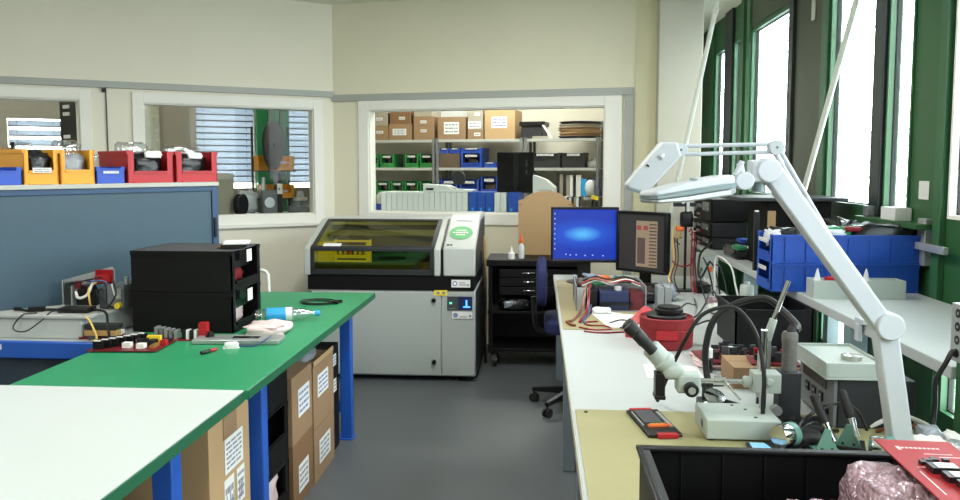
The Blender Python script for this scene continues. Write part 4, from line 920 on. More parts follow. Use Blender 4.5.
sc_ = G('screen_blue').box(-.212, -.006, .161-.33, .212, -.001, .504-.33).build('screen', t, 0, (0, 0, .33))
g = G('screen_icon')
for i in range(8): g.box(-.205, -.0075, .14-.034*i, -.198, -.0062, .149-.034*i)
for x, z in ((-.13, -.135), (-.10, -.14), (-.06, -.138), (.0, -.142), (.05, -.14), (.12, -.143)): g.box(x, -.0075, z, x+.008, -.0062, z+.008)
g.use('screen_bar').box(-.212, -.0075, -.169, .212, -.0062, -.157); g.build('desktop_icons', sc_)
G('black_plastic').box(-.045, .035, .012, .045, .06, .32).build('stand', t, .004); G('black_plastic').lathe([(0, 0), (.12, 0), (.12, .008), (.10, .012), (0, .012)], (0, .05, 0)).build('base', t)
t = thing('monitor', 'dark monitor showing a brownish table, turned right of the blue one', 'monitor', (.672, 5.14, .7605), -.71)
g = G('black_plastic'); border(g, -.192, .192, .10, .50, .018, -.018, .0); g.box(-.192, 0, .10, .192, .035, .50); g.build('housing', t, .004)
sc_ = G('screen_dark').box(-.174, -.006, .118, .174, -.001, .482).build('screen', t)
g = G('screen_sheet').box(-.04, -.0072, .14, .12, -.0062, .44); g.use('screen_red').box(-.035, -.0078, .38, .0, -.0072, .41).box(.015, -.0078, .38, .05, -.0072, .41)
g.use('screen_cell').box(-.03, -.0078, .16, .03, -.0072, .33)
for i in range(13): g.box(.06, -.0078, .15+.022*i, .115, -.0072, .160+.022*i)
g.build('spreadsheet', sc_)
G('black_plastic').box(-.04, .035, .012, .04, .06, .30).build('stand', t, .004); G('black_plastic').lathe([(0, 0), (.11, 0), (.11, .008), (.09, .012), (0, .012)], (0, .05, 0)).build('base', t)

# ------------------------------------------------------------------ office chair
t = thing('office_chair', 'blue office chair drawn up to the far bench end', 'chair', (.205, 4.98, 0))
G('blue_fabric').lump((-.185, 0, .82), (.07, .44, .29), 2, .45, .03, 20, 14, 1.5).build('backrest', t); G('blue_fabric').lump((.04, 0, .555), (.42, .46, .10), 5, .4, .02, 24, 12, 1.5).build('seat', t)
G('black_plastic').box(-.05, -.1, .47, .14, .1, .505).build('seat_plate', t, .004); G('black_plastic').tube([(-.02, 0, .49), (-.16, 0, .49), (-.22, 0, .54), (-.235, 0, .72)], .018).build('back_bar', t)
G('chrome').cyl((.04, 0, .12), (.04, 0, .47), .025).use('black_plastic').cyl((.04, 0, .12), (.04, 0, .3), .033).build('gas_column', t)
for k in range(5):
    a = 2*PI*k/5+.25; c, s = math.cos(a), math.sin(a); l = G('black_plastic').rings([[(.04+c*.03-s*.022, s*.03+c*.022, .085), (.04+c*.03+s*.022, s*.03-c*.022, .085), (.04+c*.03+s*.022, s*.03-c*.022, .14), (.04+c*.03-s*.022, s*.03+c*.022, .14)],
         [(.04+c*.30-s*.015, s*.30+c*.015, .07), (.04+c*.30+s*.015, s*.30-c*.015, .07), (.04+c*.30+s*.015, s*.30-c*.015, .095), (.04+c*.30-s*.015, s*.30+c*.015, .095)]]).build('base_leg', t, .004)
    x, y = .04+c*.29, s*.29
    g = G('black_rubber'); g.cyl((x-s*.022, y+c*.022, .028), (x-s*.006, y+c*.006, .028), .028, n=14).cyl((x+s*.006, y-c*.006, .028), (x+s*.022, y-c*.022, .028), .028, n=14).cyl((x, y, .028), (x, y, .075), .008, n=8).cyl((x-s*.022, y+c*.022, .028), (x+s*.022, y-c*.022, .028), .007, n=8); g.build('caster', l)

# ------------------------------------------------------------------ clutter at the far bench end
t = thing('power_supply', 'open silver power supply chassis stuffed with boards, before the blue screen', 'instrument', (.395, 4.44, .7635))
G('aluminium').box(-.19, -.19, 0, .19, .19, .004).box(-.19, -.19, .004, -.186, .19, .14).box(.186, -.19, .004, .19, .19, .14).box(-.186, .186, .004, .186, .19, .13).box(-.19, -.19, .004, -.14, -.186, .13).build('chassis', t)
G('black_plastic').box(-.17, -.15, .005, -.07, .17, .11).build('transformer', t, .004); G('navy').box(-.06, -.18, .005, .10, .0, .105).build('capacitor_block', t, .004); G('black_plastic').box(-.06, -.19, .035, .12, -.181, .05).build('connector_strip', t)
G('pcb_green').obox((.0, .09, .125), (.22, .14, .006), (.05, -.06, .2)).build('board', t); G('orange').lump((-.02, .07, .145), (.075, .06, .03), 2).build('coil', t); G('teal').obox((.08, .11, .145), (.06, .05, .02), (0, .1, .3)).build('coil_holder', t)
G('bag_grey').obox((-.08, .12, .15), (.1, .08, .012), (.1, .15, .4)).build('shield_plate', t); G('pcb_darkred').box(.105, -.17, .005, .18, .0, .10).build('transformer', t); G('aluminium').box(-.19, .10, .004, -.175, .19, .15).box(-.13, -.192, .004, -.115, -.188, .13).build('corner_post', t); G('bag_brown').lump((-.13, .0, .125), (.09, .2, .05), 4).build('cable_bundle', t)
G('relay_white').obox((.045, -.10, .115), (.03, .03, .02), (0, 0, .4)).build('terminal', t)
rnd = random.Random(12)
for m in ('wire_white', 'wire_orange', 'wire_white', 'wire_red', 'wire_yellow', 'wire_black', 'wire_red', 'wire_orange', 'wire_black', 'wire_white'):
    z = rnd.uniform(.125, .145); y = rnd.uniform(-.14, .0)
    G(m).tube([(-.17+rnd.uniform(0, .05), y, z), (-.08, y+rnd.uniform(-.05, .05), z+.03), (.0, y+rnd.uniform(-.04, .04), z+.01), (.09, y+rnd.uniform(-.05, .05), z+.025), (.17, y, z)], .005, n=6).build('wire', t)
for x in (.235, .275):
    tag(G('aluminium').box(-.014, -.03, 0, .014, .10, .135).use('light_steel').box(-.018, -.034, 0, .018, -.03, .138).build('heat_sink', None, .002, (.43+x, 4.30, .7605)), ['left upright aluminium heat sink beside the silver chassis', 'right upright aluminium heat sink beside the silver chassis'][x > .25], 'heat sink')
t = thing('paper_sheet', 'white sheet with bent corner before the silver chassis', 'paper', (.40, 4.02, .7637))
G('paper').prism([(-.12, .20), (-.055, -.20), (.15, -.20), (.19, .14), (.06, .15), (.0, .21)], 0, .0012).lump((-.06, .17, .016), (.1, .07, .03), 3).build('sheet', t)
tag(G('red_plastic').obox((0, 0, .045), (.05, .15, .010), (.55, .25, -.75)).obox((-.045, -.045, -.0), (.045, .012, .08), (0, 0, -.75)).use('relay_white').obox((.05, .02, .05), (.03, .04, .008), (.4, 0, -.6)).build('wrist_strap', None, 0, (.47, 3.66, .8005)), 'red strip leaning on the red container by the papers', 'strip')
WG = 'loose wires on the bench before the monitors'
def wire(label, m, pts, r=.004, grp=None): return tag(G(m).tube(pts, r, n=7).build('cable'), label, 'cable', grp)
z = .768
wire('brown wire curling left off the silver chassis over the tan mat', 'wire_orange', [(.26, 4.28, .90), (.235, 4.16, .80), (.20, 4.06, z), (.17, 3.95, z), (.145, 3.93, z), (.16, 3.86, z), (.18, 3.83, z)], .008)
wire('violet-red wires hanging down the left of the silver chassis', 'wire_red', [(.28, 4.26, .91), (.27, 4.22, .82), (.25, 4.12, z), (.22, 4.00, z), (.21, 3.92, z)], .007)
wire('blue wire lying on the tan mat left of the paper', 'wire_blue', [(.285, 4.24, .80), (.26, 4.1, z), (.23, 3.97, z), (.235, 3.88, z)], .006)
wire('red test lead looped at the near end of the tan mat', 'wire_red', [(.20, 3.80, z), (.27, 3.74, z), (.35, 3.76, z), (.33, 3.83, z+.002), (.25, 3.85, z), (.24, 3.92, z), (.30, 3.95, z)], .004)
wire('second red test lead lying just beyond the mat edge', 'wire_red', [(.22, 3.72, z-.003), (.30, 3.69, z-.003), (.38, 3.71, z-.003), (.45, 3.73, z-.003)], .004)
wire('black ring of thin wire on the white sheet', 'wire_black', [(.36, 3.92, z), (.42, 3.98, z+.003), (.48, 3.93, z+.004), (.46, 3.85, z), (.40, 3.80, z), (.52, 3.74, z)], .0035)
contents('plastic_bag', 'dark bag and connectors behind the aluminium heat sinks', 'bag', [('bag_dark', (0, 0, .04), (.16, .2, .08), 3), ('bag_grey', (.1, .05, .05), (.1, .12, .1), 4)], (.66, 4.60, .7605))
contents('cable_pile', 'pile of black plugs and adapters under the dark monitor', 'cables', [('black_plastic', (0, 0, .03), (.26, .2, .06), 7), ('navy', (-.1, .02, .06), (.12, .1, .06), 8), ('bag_grey', (.12, -.06, .05), (.07, .06, .05), 9)], (.68, 4.90, .7605))
# wire stand with hanging test leads
t = thing('lead_stand', 'slim stand hung with yellow, red and black test leads by the monitors', 'stand', (.93, 5.02, .7605))
G('black_plastic').box(-.06, -.05, 0, .06, .05, .01).cyl((0, 0, .01), (0, 0, .56), .008, n=10).box(-.08, -.012, .54, .06, .012, .565).build('stand', t)
G('bag_clear').tube([(-.02, -.01, .56), (-.03, -.02, .62), (.0, -.02, .64), (.01, -.01, .5), (-.01, -.03, .42)], .010).build('ribbon', t)
for i, (m, x, zz) in enumerate((('wire_yellow', -.075, .0), ('wire_red', .03, .01), ('wire_red', .045, .0), ('wire_black', -.05, .0), ('wire_black', .055, .02), ('wire_orange', -.065, .1))):
    G(m).tube([(x*.6, -.014, .40-.02*i), (x, -.03, .42-.02*i), (x*1.15, -.03, .34), (x*1.0, -.035, .2), (x*1.3-.01, -.05, .09), (x*1.1, -.12, .008+zz*.2)], .0045, n=6).build('test_lead', t)
G('orange').lump((-.04, -.03, .40), (.05, .03, .03), 3).use('black_plastic').lump((.0, -.02, .46), (.08, .05, .10), 5).use('wood').lump((-.05, -.03, .36), (.025, .03, .04), 6).build('clip_cluster', t)
wire('red lead slung between the dark monitor and the test leads', 'wire_red', [(.84, 4.96, .96), (.87, 4.98, .935), (.91, 4.97, .925), (.96, 4.98, .94), (.965, 4.98, .98)], .005)
t = thing('white_enclosure', 'tall white enclosure with orange sticker standing under the side table', 'instrument', (1.135, 5.35, .7605))
G('instrument_white').box(-.055, -.10, 0, .055, .14, .155).box(-.055, -.10, .158, .055, .14, .20).build('case', t, .003); G('orange').box(-.012, -.102, .095, .018, -.10, .13).build('sticker', t)
wire('thick black lead arching up to the instrument stack', 'wire_black', [(1.10, 5.1, .94), (1.02, 4.95, .86), (.99, 4.9, .90), (1.02, 5.0, 1.0), (1.09, 5.1, 1.045), (1.17, 5.3, 1.06)], .007)
wire('white cable arching over the bench left of the white cylinder', 'wire_white', [(1.05, 4.70, .78), (1.05, 4.72, .98), (1.07, 4.7, 1.02), (1.12, 4.62, .97), (1.14, 4.58, .86), (1.15, 4.52, .775)], .0055)
t = thing('white_canister', 'white cylindrical canister with dark ring behind the black box', 'canister', (1.135, 4.32, .7605))
G('instrument_white').lathe([(0, 0), (.036, 0), (.037, .005), (.037, .065), (.036, .07), (.037, .075), (.037, .14), (.03, .15), (0, .15)]).build('body', t); G('charcoal').lathe([(.0373, .066), (.0376, .068), (.0376, .072), (.0373, .074)]).build('ring', t); G('light_steel').cyl((0, 0, .15), (0, 0, .165), .016).build('cap', t)
contents('clip_heap', 'white and pink clips heaped on the bench before the canister', 'clips', [('relay_white', (0, 0, .03), (.09, .1, .05), 2), ('bubble_pink', (-.02, .04, .06), (.06, .05, .04), 3), ('bag_pink', (.07, .0, .04), (.05, .06, .07), 4), ('relay_white', (.045, .06, .07), (.04, .03, .05), 5)], (.96, 4.25, .7605))
LG = 'black leads snaking over the middle of the bench'
wire('black lead curving before the pink and white clips', 'wire_black', [(.72, 3.95, .766), (.80, 4.0, .79), (.87, 4.12, .83), (.93, 4.3, .86), (.99, 4.45, .85), (1.02, 4.5, .78)], .005)
wire('black lead looping beside the red container', 'wire_black', [(.69, 3.85, .766), (.76, 3.88, .766), (.84, 3.85, .80), (.88, 3.75, .79), (.86, 3.6, .766), (.83, 3.50, .766)], .005)
wire('thin black lead crossing behind the red container', 'wire_black', [(.62, 4.1, .766), (.70, 4.05, .80), (.78, 4.15, .83), (.84, 4.3, .80), (.90, 4.5, .766), (.93, 4.7, .766)], .004)
wire('thin black lead running up to the white enclosure', 'wire_black', [(.98, 4.6, .766), (.99, 4.75, .80), (1.0, 4.9, .88), (1.05, 5.1, .90), (1.075, 5.2, .87)], .004)
for i, (x, y, l) in enumerate(((1.0, 4.82, 'left'), (1.035, 4.80, 'middle'), (1.07, 4.78, 'right'))):
    wire(l+' of three dark leads plugged in below the white arching cable', 'wire_black', [(x, y, 1.0-.02*i), (x+.02, y-.03, .95), (x+.04, y-.06, .86), (x+.05, y-.08, .775)], .005)
contents('adapter_pile', 'black adapters and plugs before the white enclosure', 'cables', [('black_plastic', (0, 0, .03), (.1, .2, .06), 7), ('relay_white', (.06, .08, .04), (.05, .05, .07), 8)], (1.03, 5.02, .7605))
# red container
t = thing('red_container', 'round red container with black spool on top, mid bench', 'container', (.565, 3.46, .7605))
g = G('red_fabric').lathe([(0, 0), (.108, 0), (.114, .006), (.116, .04), (.113, .043), (.116, .046), (.117, .085), (.114, .088), (.117, .091), (.118, .132), (.112, .136), (.108, .125), (0, .12)], n=32); g.build('body', t)
G('black_rubber').lathe([(.05, .121), (.085, .124), (.088, .14), (.08, .146), (.05, .135)], n=28).build('rim', t); G('red_plastic').box(-.06, -.1185, .05, .03, -.113, .09).build('front_patch', t)
G('black_plastic').lathe([(0, .125), (.05, .125), (.05, .15), (.062, .155), (.062, .165), (.05, .17), (.05, .178), (.03, .18), (0, .18)], (.01, .0, 0), n=22).build('spool', t)
tag(G('paper').box(0, 0, 0, .21, .20, .001).use('ink').box(.03, .05, .001, .1, .056, .0013).box(.03, .09, .001, .14, .096, .0013).build('paper_sheet', None, 0, (.41, 2.915, .7602), -.05), 'white printed sheet lying behind the microscope head', 'paper')

# ------------------------------------------------------------------ boards on a carton, black box
t = carton('flat brown carton under the red boards behind the microscope stand', .24, .19, .078, (.815, 2.79, .7602), .0, 'card', None, None, False)
def pcb(label, w_, d, loc, rz, n, seed, tall=.025):
    t = thing('circuit_board', label, 'board', loc, rz); rnd = random.Random(seed)
    G('pcb_darkred').box(-w_/2, -d/2, .004, w_/2, d/2, .007).build('board', t)
    G('black_rubber').box(-w_/2+.004, -d/2+.004, 0, -w_/2+.012, d/2-.004, .004).build('standoff', t); G('black_rubber').box(w_/2-.012, -d/2+.004, 0, w_/2-.004, d/2-.004, .004).build('standoff', t)
    for i in range(n):
        x = rnd.uniform(-w_/2+.012, w_/2-.04); y = rnd.uniform(-d/2+.01, d/2-.03)
        G(rnd.choice(['chip', 'chip', 'charcoal', 'dark_grey', 'pcb_red', 'relay_white'])).box(x, y, .007, x+rnd.uniform(.012, .03), y+rnd.uniform(.01, .024), .007+rnd.uniform(.008, tall)).build('component', t)
    return t
contents('plastic_bag', 'pink antistatic foam sheet under the left red board', 'foam', [('bag_pink', (0, 0, .012), (.30, .26, .024), 3)], (.78, 3.16, .7602))
pcb('red board with dark components on the pink foam, left of the black box', .26, .20, (.77, 3.15, .786), .1, 34, 2, .05)
pcb('red board with dark components lying on the flat brown carton', .17, .12, (.855, 2.87, .8395), -.1, 22, 3, .045)
t = thing('white_bottle', 'small white capped bottle beside the red board on pink foam', 'bottle', (.655, 3.02, .7605))
G('bag_dark').lathe([(0, 0), (.018, 0), (.018, .05), (.012, .06)]).build('body', t); G('relay_white').lathe([(.0165, .058), (.0165, .09), (.014, .093), (0, .093)]).build('cap', t)
t = make_bin('black antistatic box standing below the blue bins', .325, .34, .185, 'black_esd', None, (1.008, 3.385, .7605), 0, .97, None, 'storage_box')
# ------------------------------------------------------------------ microscope and soldering gear
def beam(g, p, q, wz, wy, x0=0, x1=0):
    p, q = Vector(p), Vector(q); d = (q-p); L = d.length; d.normalize(); y = Vector((0, 1, 0)); y = (y-d*y.dot(d)).normalized(); z = d.cross(y)
    o = g.T; g.T = Matrix(((d.x, y.x, z.x, p.x), (d.y, y.y, z.y, p.y), (d.z, y.z, z.z, p.z), (0, 0, 0, 1))); g.box(x0, -wy/2, -wz/2, L+x1, wy/2, wz/2); g.T = o
    return g
t = thing('microscope', 'grey-white boom microscope with black eyepieces on a boxy base', 'microscope', (.59, 2.32, .7637))
O = Vector((.59, 2.32, .7637)); L_ = lambda x, y, z: Vector((x, y, z))-O
b = G('instrument_white').box(-.105, -.085, .004, .105, .085, .062).build('base', t, .004)
G('black_rubber').box(-.10, -.08, 0, -.08, -.06, .004).box(.08, -.08, 0, .1, -.06, .004).box(-.10, .06, 0, -.08, .08, .004).box(.08, .06, 0, .1, .08, .004).build('rubber_foot', b)
G('mid_grey').cyl((-.107, -.02, .032), (-.104, -.02, .032), .012, n=16).build('socket', b)
for x, y in ((.0, .06), (.03, .02), (.04, -.055)): G('black_plastic').cyl((x, y, .062), (x, y, .0635), .005, n=10).build('screw', b)
p = L_(.675, 2.36, 0); G('chrome').cyl((p.x, p.y, .062), (p.x, p.y, .30), .0105, n=16).build('pole', t)
G('instrument_white').box(p.x-.034, p.y-.03, .114, p.x+.046, p.y+.03, .174).cyl((p.x-.058, p.y, .142), (p.x-.034, p.y, .142), .017).cyl((p.x+.01, p.y-.04, .15), (p.x+.01, p.y-.03, .15), .012).build('clamp_block', t, .004)
G('chrome').cyl(L_(.47, 2.36, .906), L_(.66, 2.36, .906), .0075, n=14).build('boom', t); G('chrome').cyl(L_(.555, 2.345, .912), L_(.60, 2.32, .86), .0035, n=8).cyl(L_(.53, 2.36, .906), L_(.565, 2.36, .906), .013, n=12).build('locking_lever', t)
fb = G('instrument_white').box(-.173, .01, .108, -.103, .07, .166).build('focus_block', t, .008)
G('black_plastic').lathe([(0, -.028), (.017, -.028), (.021, -.024), (.021, -.004), (.013, 0), (.013, .03)], (-.135, .01, .126), (0, 1, 0), 20).use('light_steel').cyl((-.135, -.019, .126), (-.135, -.016, .126), .011).build('focus_knob', fb)
a, c = L_(.338, 2.36, 1.006), L_(.400, 2.36, .942); d = (c-a).normalized()
hd = G('instrument_white').lathe([(0, 0), (.026, 0), (.029, .004), (.030, .05), (.034, .055), (.034, .068), (.028, .078), (.0, .082)], a, d, 24).lump(L_(.405, 2.36, .935), (.07, .068, .05), 3, .7, .02).build('head', t)
for s in (-1, 1):
    e = G('black_rubber').lathe([(0, -.10), (.018, -.10), (.0205, -.094), (.0205, -.07), (.0175, -.066), (.0185, -.062), (.0185, -.03), (.0165, -.026), (.0165, .01)], a+Vector((0, s*.0225-.004, 0)), d, 20).build('eyepiece', t)
G('black_plastic').box(-.237, .015, .092, -.208, .06, .168).box(-.239, .012, .087, -.206, .063, .10).build('objective', t, .003)
t = thing('third_hand', 'small black clamp base with chrome magnifier beyond the microscope base', 'clamp', (.575, 2.56, .7605))
G('dark_steel').box(-.05, -.03, 0, -.005, .03, .03).cyl((-.03, 0, .03), (-.03, 0, .085), .008).build('base', t, .003); G('chrome').lathe([(0, 0), (.033, .002), (.036, .008), (.033, .014), (.0, .016)], (.0, -.01, .035), (.2, -.5, 1), 22).build('magnifier', t)
G('black_plastic').cyl((.02, -.01, .03), (.12, -.03, .008), .009, .006).cyl((-.04, .0, .075), (.03, -.005, .08), .006).build('arm', t); G('light_steel').cyl((-.045, -.01, .02), (-.02, -.04, .02), .010).build('wing_nut', t)
# leads in the air
G1 = 'black arched leads round the microscope'
wire('thin black lead arching over the microscope from the red container', 'black_rubber', [(.40, 2.60, .768), (.43, 2.52, .90), (.468, 2.45, 1.026), (.518, 2.45, 1.096), (.609, 2.45, 1.113), (.655, 2.38, 1.05), (.662, 2.31, .95), (.660, 2.30, .87), (.660, 2.30, .828)], .0065)
wire('thick black hose in a tall loop behind the microscope', 'black_rubber', [(.60, 2.72, .768), (.59, 2.75, .84), (.588, 2.75, .927), (.617, 2.75, 1.023), (.694, 2.75, 1.077), (.785, 2.74, 1.096), (.83, 2.68, 1.06), (.815, 2.5, 1.05), (.79, 2.44, 1.045)], .012)
t = thing('hot_air_handle', 'grey foam-gripped hot air handle standing in a dark holder', 'tool', (.772, 2.43, .7605))
G('foam_grey').lathe([(0, .10), (.018, .10), (.022, .115), (.0225, .25), (.0245, .256), (.0245, .275), (.02, .285), (0, .285)], n=20).build('grip', t); G('black_rubber').cyl((0, 0, .28), (.012, .008, .30), .0125).build('strain_relief', t)
G('charcoal').box(-.036, -.03, .012, .030, .03, .165).build('holder', t, .004); G('black_plastic').box(-.05, -.045, 0, .05, .045, .012).build('base', t); G('light_steel').cyl((-.042, -.035, .045), (-.042, -.012, .045), .016, n=14).build('clamp_screw', t)
t = thing('flexible_wand', 'slanted white wand with steel gooseneck beside the foam handle', 'tool', (.715, 2.53, .7605))
G('black_plastic').lathe([(0, 0), (.028, 0), (.028, .012), (.012, .02), (.01, .06)]).build('base', t); G('instrument_white').cyl((0, 0, .05), (.006, 0, .20), .014, .016).cyl((.006, 0, .20), (.035, -.005, .305), .016, .012).build('sleeve', t)
G('chrome').cyl((.035, -.005, .305), (.076, -.01, .43), .0075).build('gooseneck', t); G('light_steel').box(.012, -.024, .10, .024, -.015, .24).build('pen_clip', t)
t = thing('solder_station', 'dark grey soldering station with slanted buttons carrying a tray', 'instrument', (.90, 2.375, .7605))
G('charcoal').box(0, 0, .004, .225, .305, .152).build('case', t, .004); f = G('mid_grey').box(-.012, .002, .006, 0, .303, .150).build('front_panel', t, .002)
G('chip').box(-.0145, .06, .105, -.012, .27, .14).build('display', f)
for y in (.10, .16, .22): G('chip').box(-.017, y-.015, .06, -.012, y+.015, .088).use('relay_white').box(-.0178, y-.006, .075, -.017, y+.006, .078).build('button', f)
G('black_plastic').lathe([(.016, 0), (.014, .012), (0, .012)], (-.012, .05, .045), (-1, 0, 0)).build('socket', f)
for x in (.02, .2):
    for y in (.02, .28): G('black_rubber').cyl((x, y, 0), (x, y, .004), .01, n=10).build('foot', t)
t = thing('parts_tray', 'off-white tray holding a round tin, on the soldering station', 'tray', (.945, 2.53, .9135))
G('instrument_white').box(-.085, -.165, 0, .09, .11, .008).box(-.085, -.165, .008, -.080, .11, .052).box(.085, -.165, .008, .09, .11, .052).box(-.08, -.165, .008, .085, -.16, .052).box(-.08, .105, .008, .085, .11, .052).box(-.08, -.16, .008, .085, .105, .044).build('tray', t, .002)
t = thing('round_tin', 'flat round silver tin lying in the off-white tray', 'tin', (.965, 2.45, .958))
G('tin').lathe([(0, 0), (.030, 0), (.030, .010)], n=24).build('body', t); G('tin').lathe([(.0305, .006), (.0305, .013), (.025, .014), (.024, .012), (0, .012)], n=24).build('lid', t)
def iron(label, base, rz, teal=True):
    t = thing('soldering_iron', label, 'tool', base, rz)
    G('black_plastic').box(-.045, -.04, 0, .045, .04, .012).build('stand_base', t, .003); G('teal').prism([(-.032, .012), (.032, .012), (.006, .075), (-.006, .075)], -.034, -.030, 'y').box(-.03, -.03, .012, .03, .03, .016).build('stand_plate', t)
    for x in (-.014, .014): G('chip').cyl((x, -.0355, .02), (x, -.033, .02), .004, n=8).build('screw', t)
    a, b = Vector((.02, -.03, .04)), Vector((-.035, .04, .20)); d = (b-a).normalized()
    G('black_rubber').lathe([(.008, .03), (.011, .04), (.013, .07), (.0115, .11), (.010, .13), (0, .135)], a, d, 14).build('handle', t); G('chrome').lathe([(.0, 0), (.009, 0), (.0095, .028), (.0118, .045), (.0118, .06)], a, d, 14).build('ferrule', t)
    return t
iron('soldering iron in its teal stand just right of the microscope base', (.783, 2.17, .7637), .1)
iron('soldering iron in the teal stand before the soldering station', (.872, 2.215, .7637), -.35)
wire('thin black iron lead crossing before the soldering station', 'wire_black', [(.66, 2.14, .768), (.70, 2.16, .81), (.75, 2.2, .85), (.81, 2.22, .875), (.87, 2.25, .878), (.93, 2.3, .84), (.97, 2.33, .775)], .0045)
def can(label, loc, rz, d=(.75, .55, .28)):
    t = thing('solder_wire_roll', label, 'roll', loc, rz); 
    G('chrome').lathe([(.0, 0), (.030, 0), (.031, .004), (.031, .05), (.030, .054), (0, .054)], (0, 0, 0), d, 24).build('drum', t); G('teal').lathe([(.0315, .036), (.033, .038), (.033, .055), (.031, .058), (.012, .058)], (0, 0, 0), d, 24).build('flange', t)
    G('black_plastic').box(-.02, -.025, -.0415, .06, .045, -.029).build('cradle', t)
    return t
can('shiny drum with teal end in front of the microscope base', (.665, 2.165, .806), .2, (.9, .3, 0)); can('shiny drum with pale end before the lamp arm', (.885, 2.10, .806), .1, (.9, -.3, 0))
t = thing('phone', 'dark handset with pale blue screen in front of the microscope', 'phone', (.63, 2.165, .7637), -.05)
G('black_gloss').box(-.045, -.06, 0, .045, .04, .010).build('body', t, .003); G('phone_blue').box(-.035, -.01, .0102, .03, .034, .0108).build('screen', t)
wire('black cables bunched right of the microscope base', 'wire_black', [(.70, 2.25, .768), (.74, 2.28, .80), (.78, 2.33, .785), (.83, 2.36, .775), (.86, 2.42, .768)], .007)
wire('second black cable bunched right of the microscope base', 'wire_black', [(.715, 2.19, .768), (.745, 2.24, .79), (.80, 2.29, .805), (.85, 2.31, .78), (.89, 2.34, .768)], .006)
contents('cable_pile', 'tangle of black cables and plugs around the soldering iron stands', 'cables', [('black_rubber', (0, 0, .02), (.12, .10, .04), 7), ('black_plastic', (.05, .08, .02), (.10, .10, .05), 8), ('black_rubber', (-.06, .09, .02), (.09, .06, .04), 9)], (.745, 2.23, .7637))
contents('plug_heap', 'white and grey plugs heaped at the right bench edge', 'plugs', [('relay_white', (0, 0, .025), (.09, .10, .05), 2), ('light_steel', (.06, -.03, .03), (.05, .05, .05), 3), ('bag_grey', (.03, .07, .03), (.06, .06, .06), 4), ('relay_white', (.09, .05, .025), (.05, .09, .045), 5)], (1.07, 2.165, .7605))
wire('orange striped lead behind the heap of white plugs', 'wire_orange', [(1.0, 2.34, .768), (1.06, 2.31, .80), (1.12, 2.29, .79), (1.15, 2.2, .77)], .006)
wire('white cable lying right of the lamp foot', 'wire_white', [(1.0, 2.38, .77), (1.07, 2.36, .81), (1.13, 2.33, .80), (1.165, 2.2, .775)], .007)
t = thing('holder_card', 'black board holder with red ends on the olive mat', 'fixture', (.353, 2.37, .7637), .16)
G('black_plastic').box(-.052, -.12, 0, .052, .12, .010).build('frame', t, .004); G('dark_grey').box(-.034, -.02, .010, .022, .10, .0135).build('card', t); G('light_steel').box(-.045, -.04, .010, -.04, .09, .013).box(.032, -.06, .010, .042, .08, .014).build('rail', t)
G('red_plastic').box(-.025, -.132, .002, .035, -.112, .013).build('clip', t); G('red_plastic').box(-.04, .11, .002, .03, .126, .012).build('clip', t); G('orange').box(-.03, -.055, .010, .04, -.04, .015).use('gold').box(-.02, -.04, .010, .03, -.025, .013).build('edge_connector', t)

# ------------------------------------------------------------------ magnifier lamp with the big white arm
t = thing('bench_lamp', 'large white jointed bench lamp in front, arm crossing the blue bins', 'lamp', (.975, 2.12, .7605))
O = Vector((.975, 2.12, .7605)); q = lambda x, y, z: Vector((x, y, z))-O
G('lamp_grey').lathe([(0, 0), (.075, 0), (.075, .018), (.045, .03), (.03, .035), (.03, .06), (0, .06)], n=28).build('base', t)
E0, E1, E2 = q(.972, 2.12, .80), q(.907, 2.10, 1.130), q(.588, 2.06, 1.545)
beam(G('lamp_white'), E0, E1, .058, .045).build('lower_arm', t, .007)
G('lamp_white').cyl(E1+Vector((.005, -.035, .006)), E1+Vector((.005, .035, .006)), .036, n=28).build('elbow', t, .004); G('mid_grey').cyl(E1+Vector((.03, -.02, .012)), E1+Vector((.038, -.02, .014)), .007, n=12).build('elbow_screw', t)
beam(G('lamp_white'), E1, E2, .054, .045, .0, -.01).build('upper_arm', t, .007)
h = E2+Vector((-.018, 0, -.004))
G('lamp_white').cyl(h+Vector((.012, -.034, 0)), h+Vector((.012, .034, 0)), .032, n=26).box(h.x-.03, h.y-.028, h.z-.03, h.x+.012, h.y+.028, h.z+.027).build('shoulder_joint', t, .005); G('lamp_grey').cyl(h+Vector((-.005, 0, -.055)), h+Vector((-.005, 0, -.03)), .016).build('pivot_pin', t)
k = h+Vector((-.05, -.01, -.026))
G('lamp_white').cyl(k+Vector((-.0, -.03, 0)), k+Vector((0, .03, 0)), .023, n=20).cyl(k+Vector((.0, -.01, .0)), k+Vector((-.01, -.01, .045)), .009).cyl(k+Vector((-.022, -.015, .012)), k+Vector((-.005, -.015, .05)), .007).cyl(k, h+Vector((-.02, 0, -.01)), .014).build('tilt_knob', t, .002)
hb = q(.480, 2.03, 1.507); ht = q(.266, 1.99, 1.473)
def headsec(g, za, zb, ya, x0=0, x1=0, taper=.6):
    d = (ht-hb); L = d.length; d.normalize(); y = Vector((0, 1, 0)); y = (y-d*y.dot(d)).normalized(); z = y.cross(d)*-1
    if z.z < 0: z = -z
    rs = []
    for u, s in ((x0, .80), (.02, 1), (L*.6, .9), (L-.012, taper), (L+x1, taper*.75)):
        c = hb+d*u; w_ = ya*(.75 if u in (x0, L+x1) else 1); rs.append([c+y*a+z*b_*s for a, b_ in ((-w_, za), (w_, za), (w_, zb), (-w_, zb))])
    return g.rings(rs)
hd = headsec(G('lamp_white'), .002, .026, .062).build('lamp_head', t, .006); headsec(G('lamp_grey'), -.008, .003, .064).build('seam_band', hd); headsec(G('light_steel'), -.027, -.008, .058).build('diffuser', hd, .004)
G('lamp_grey').obox(hb+(ht-hb)*.45+Vector((0, -.03, .027)), (.018, .012, .006), (0, .15, 0)).build('switch', hd)
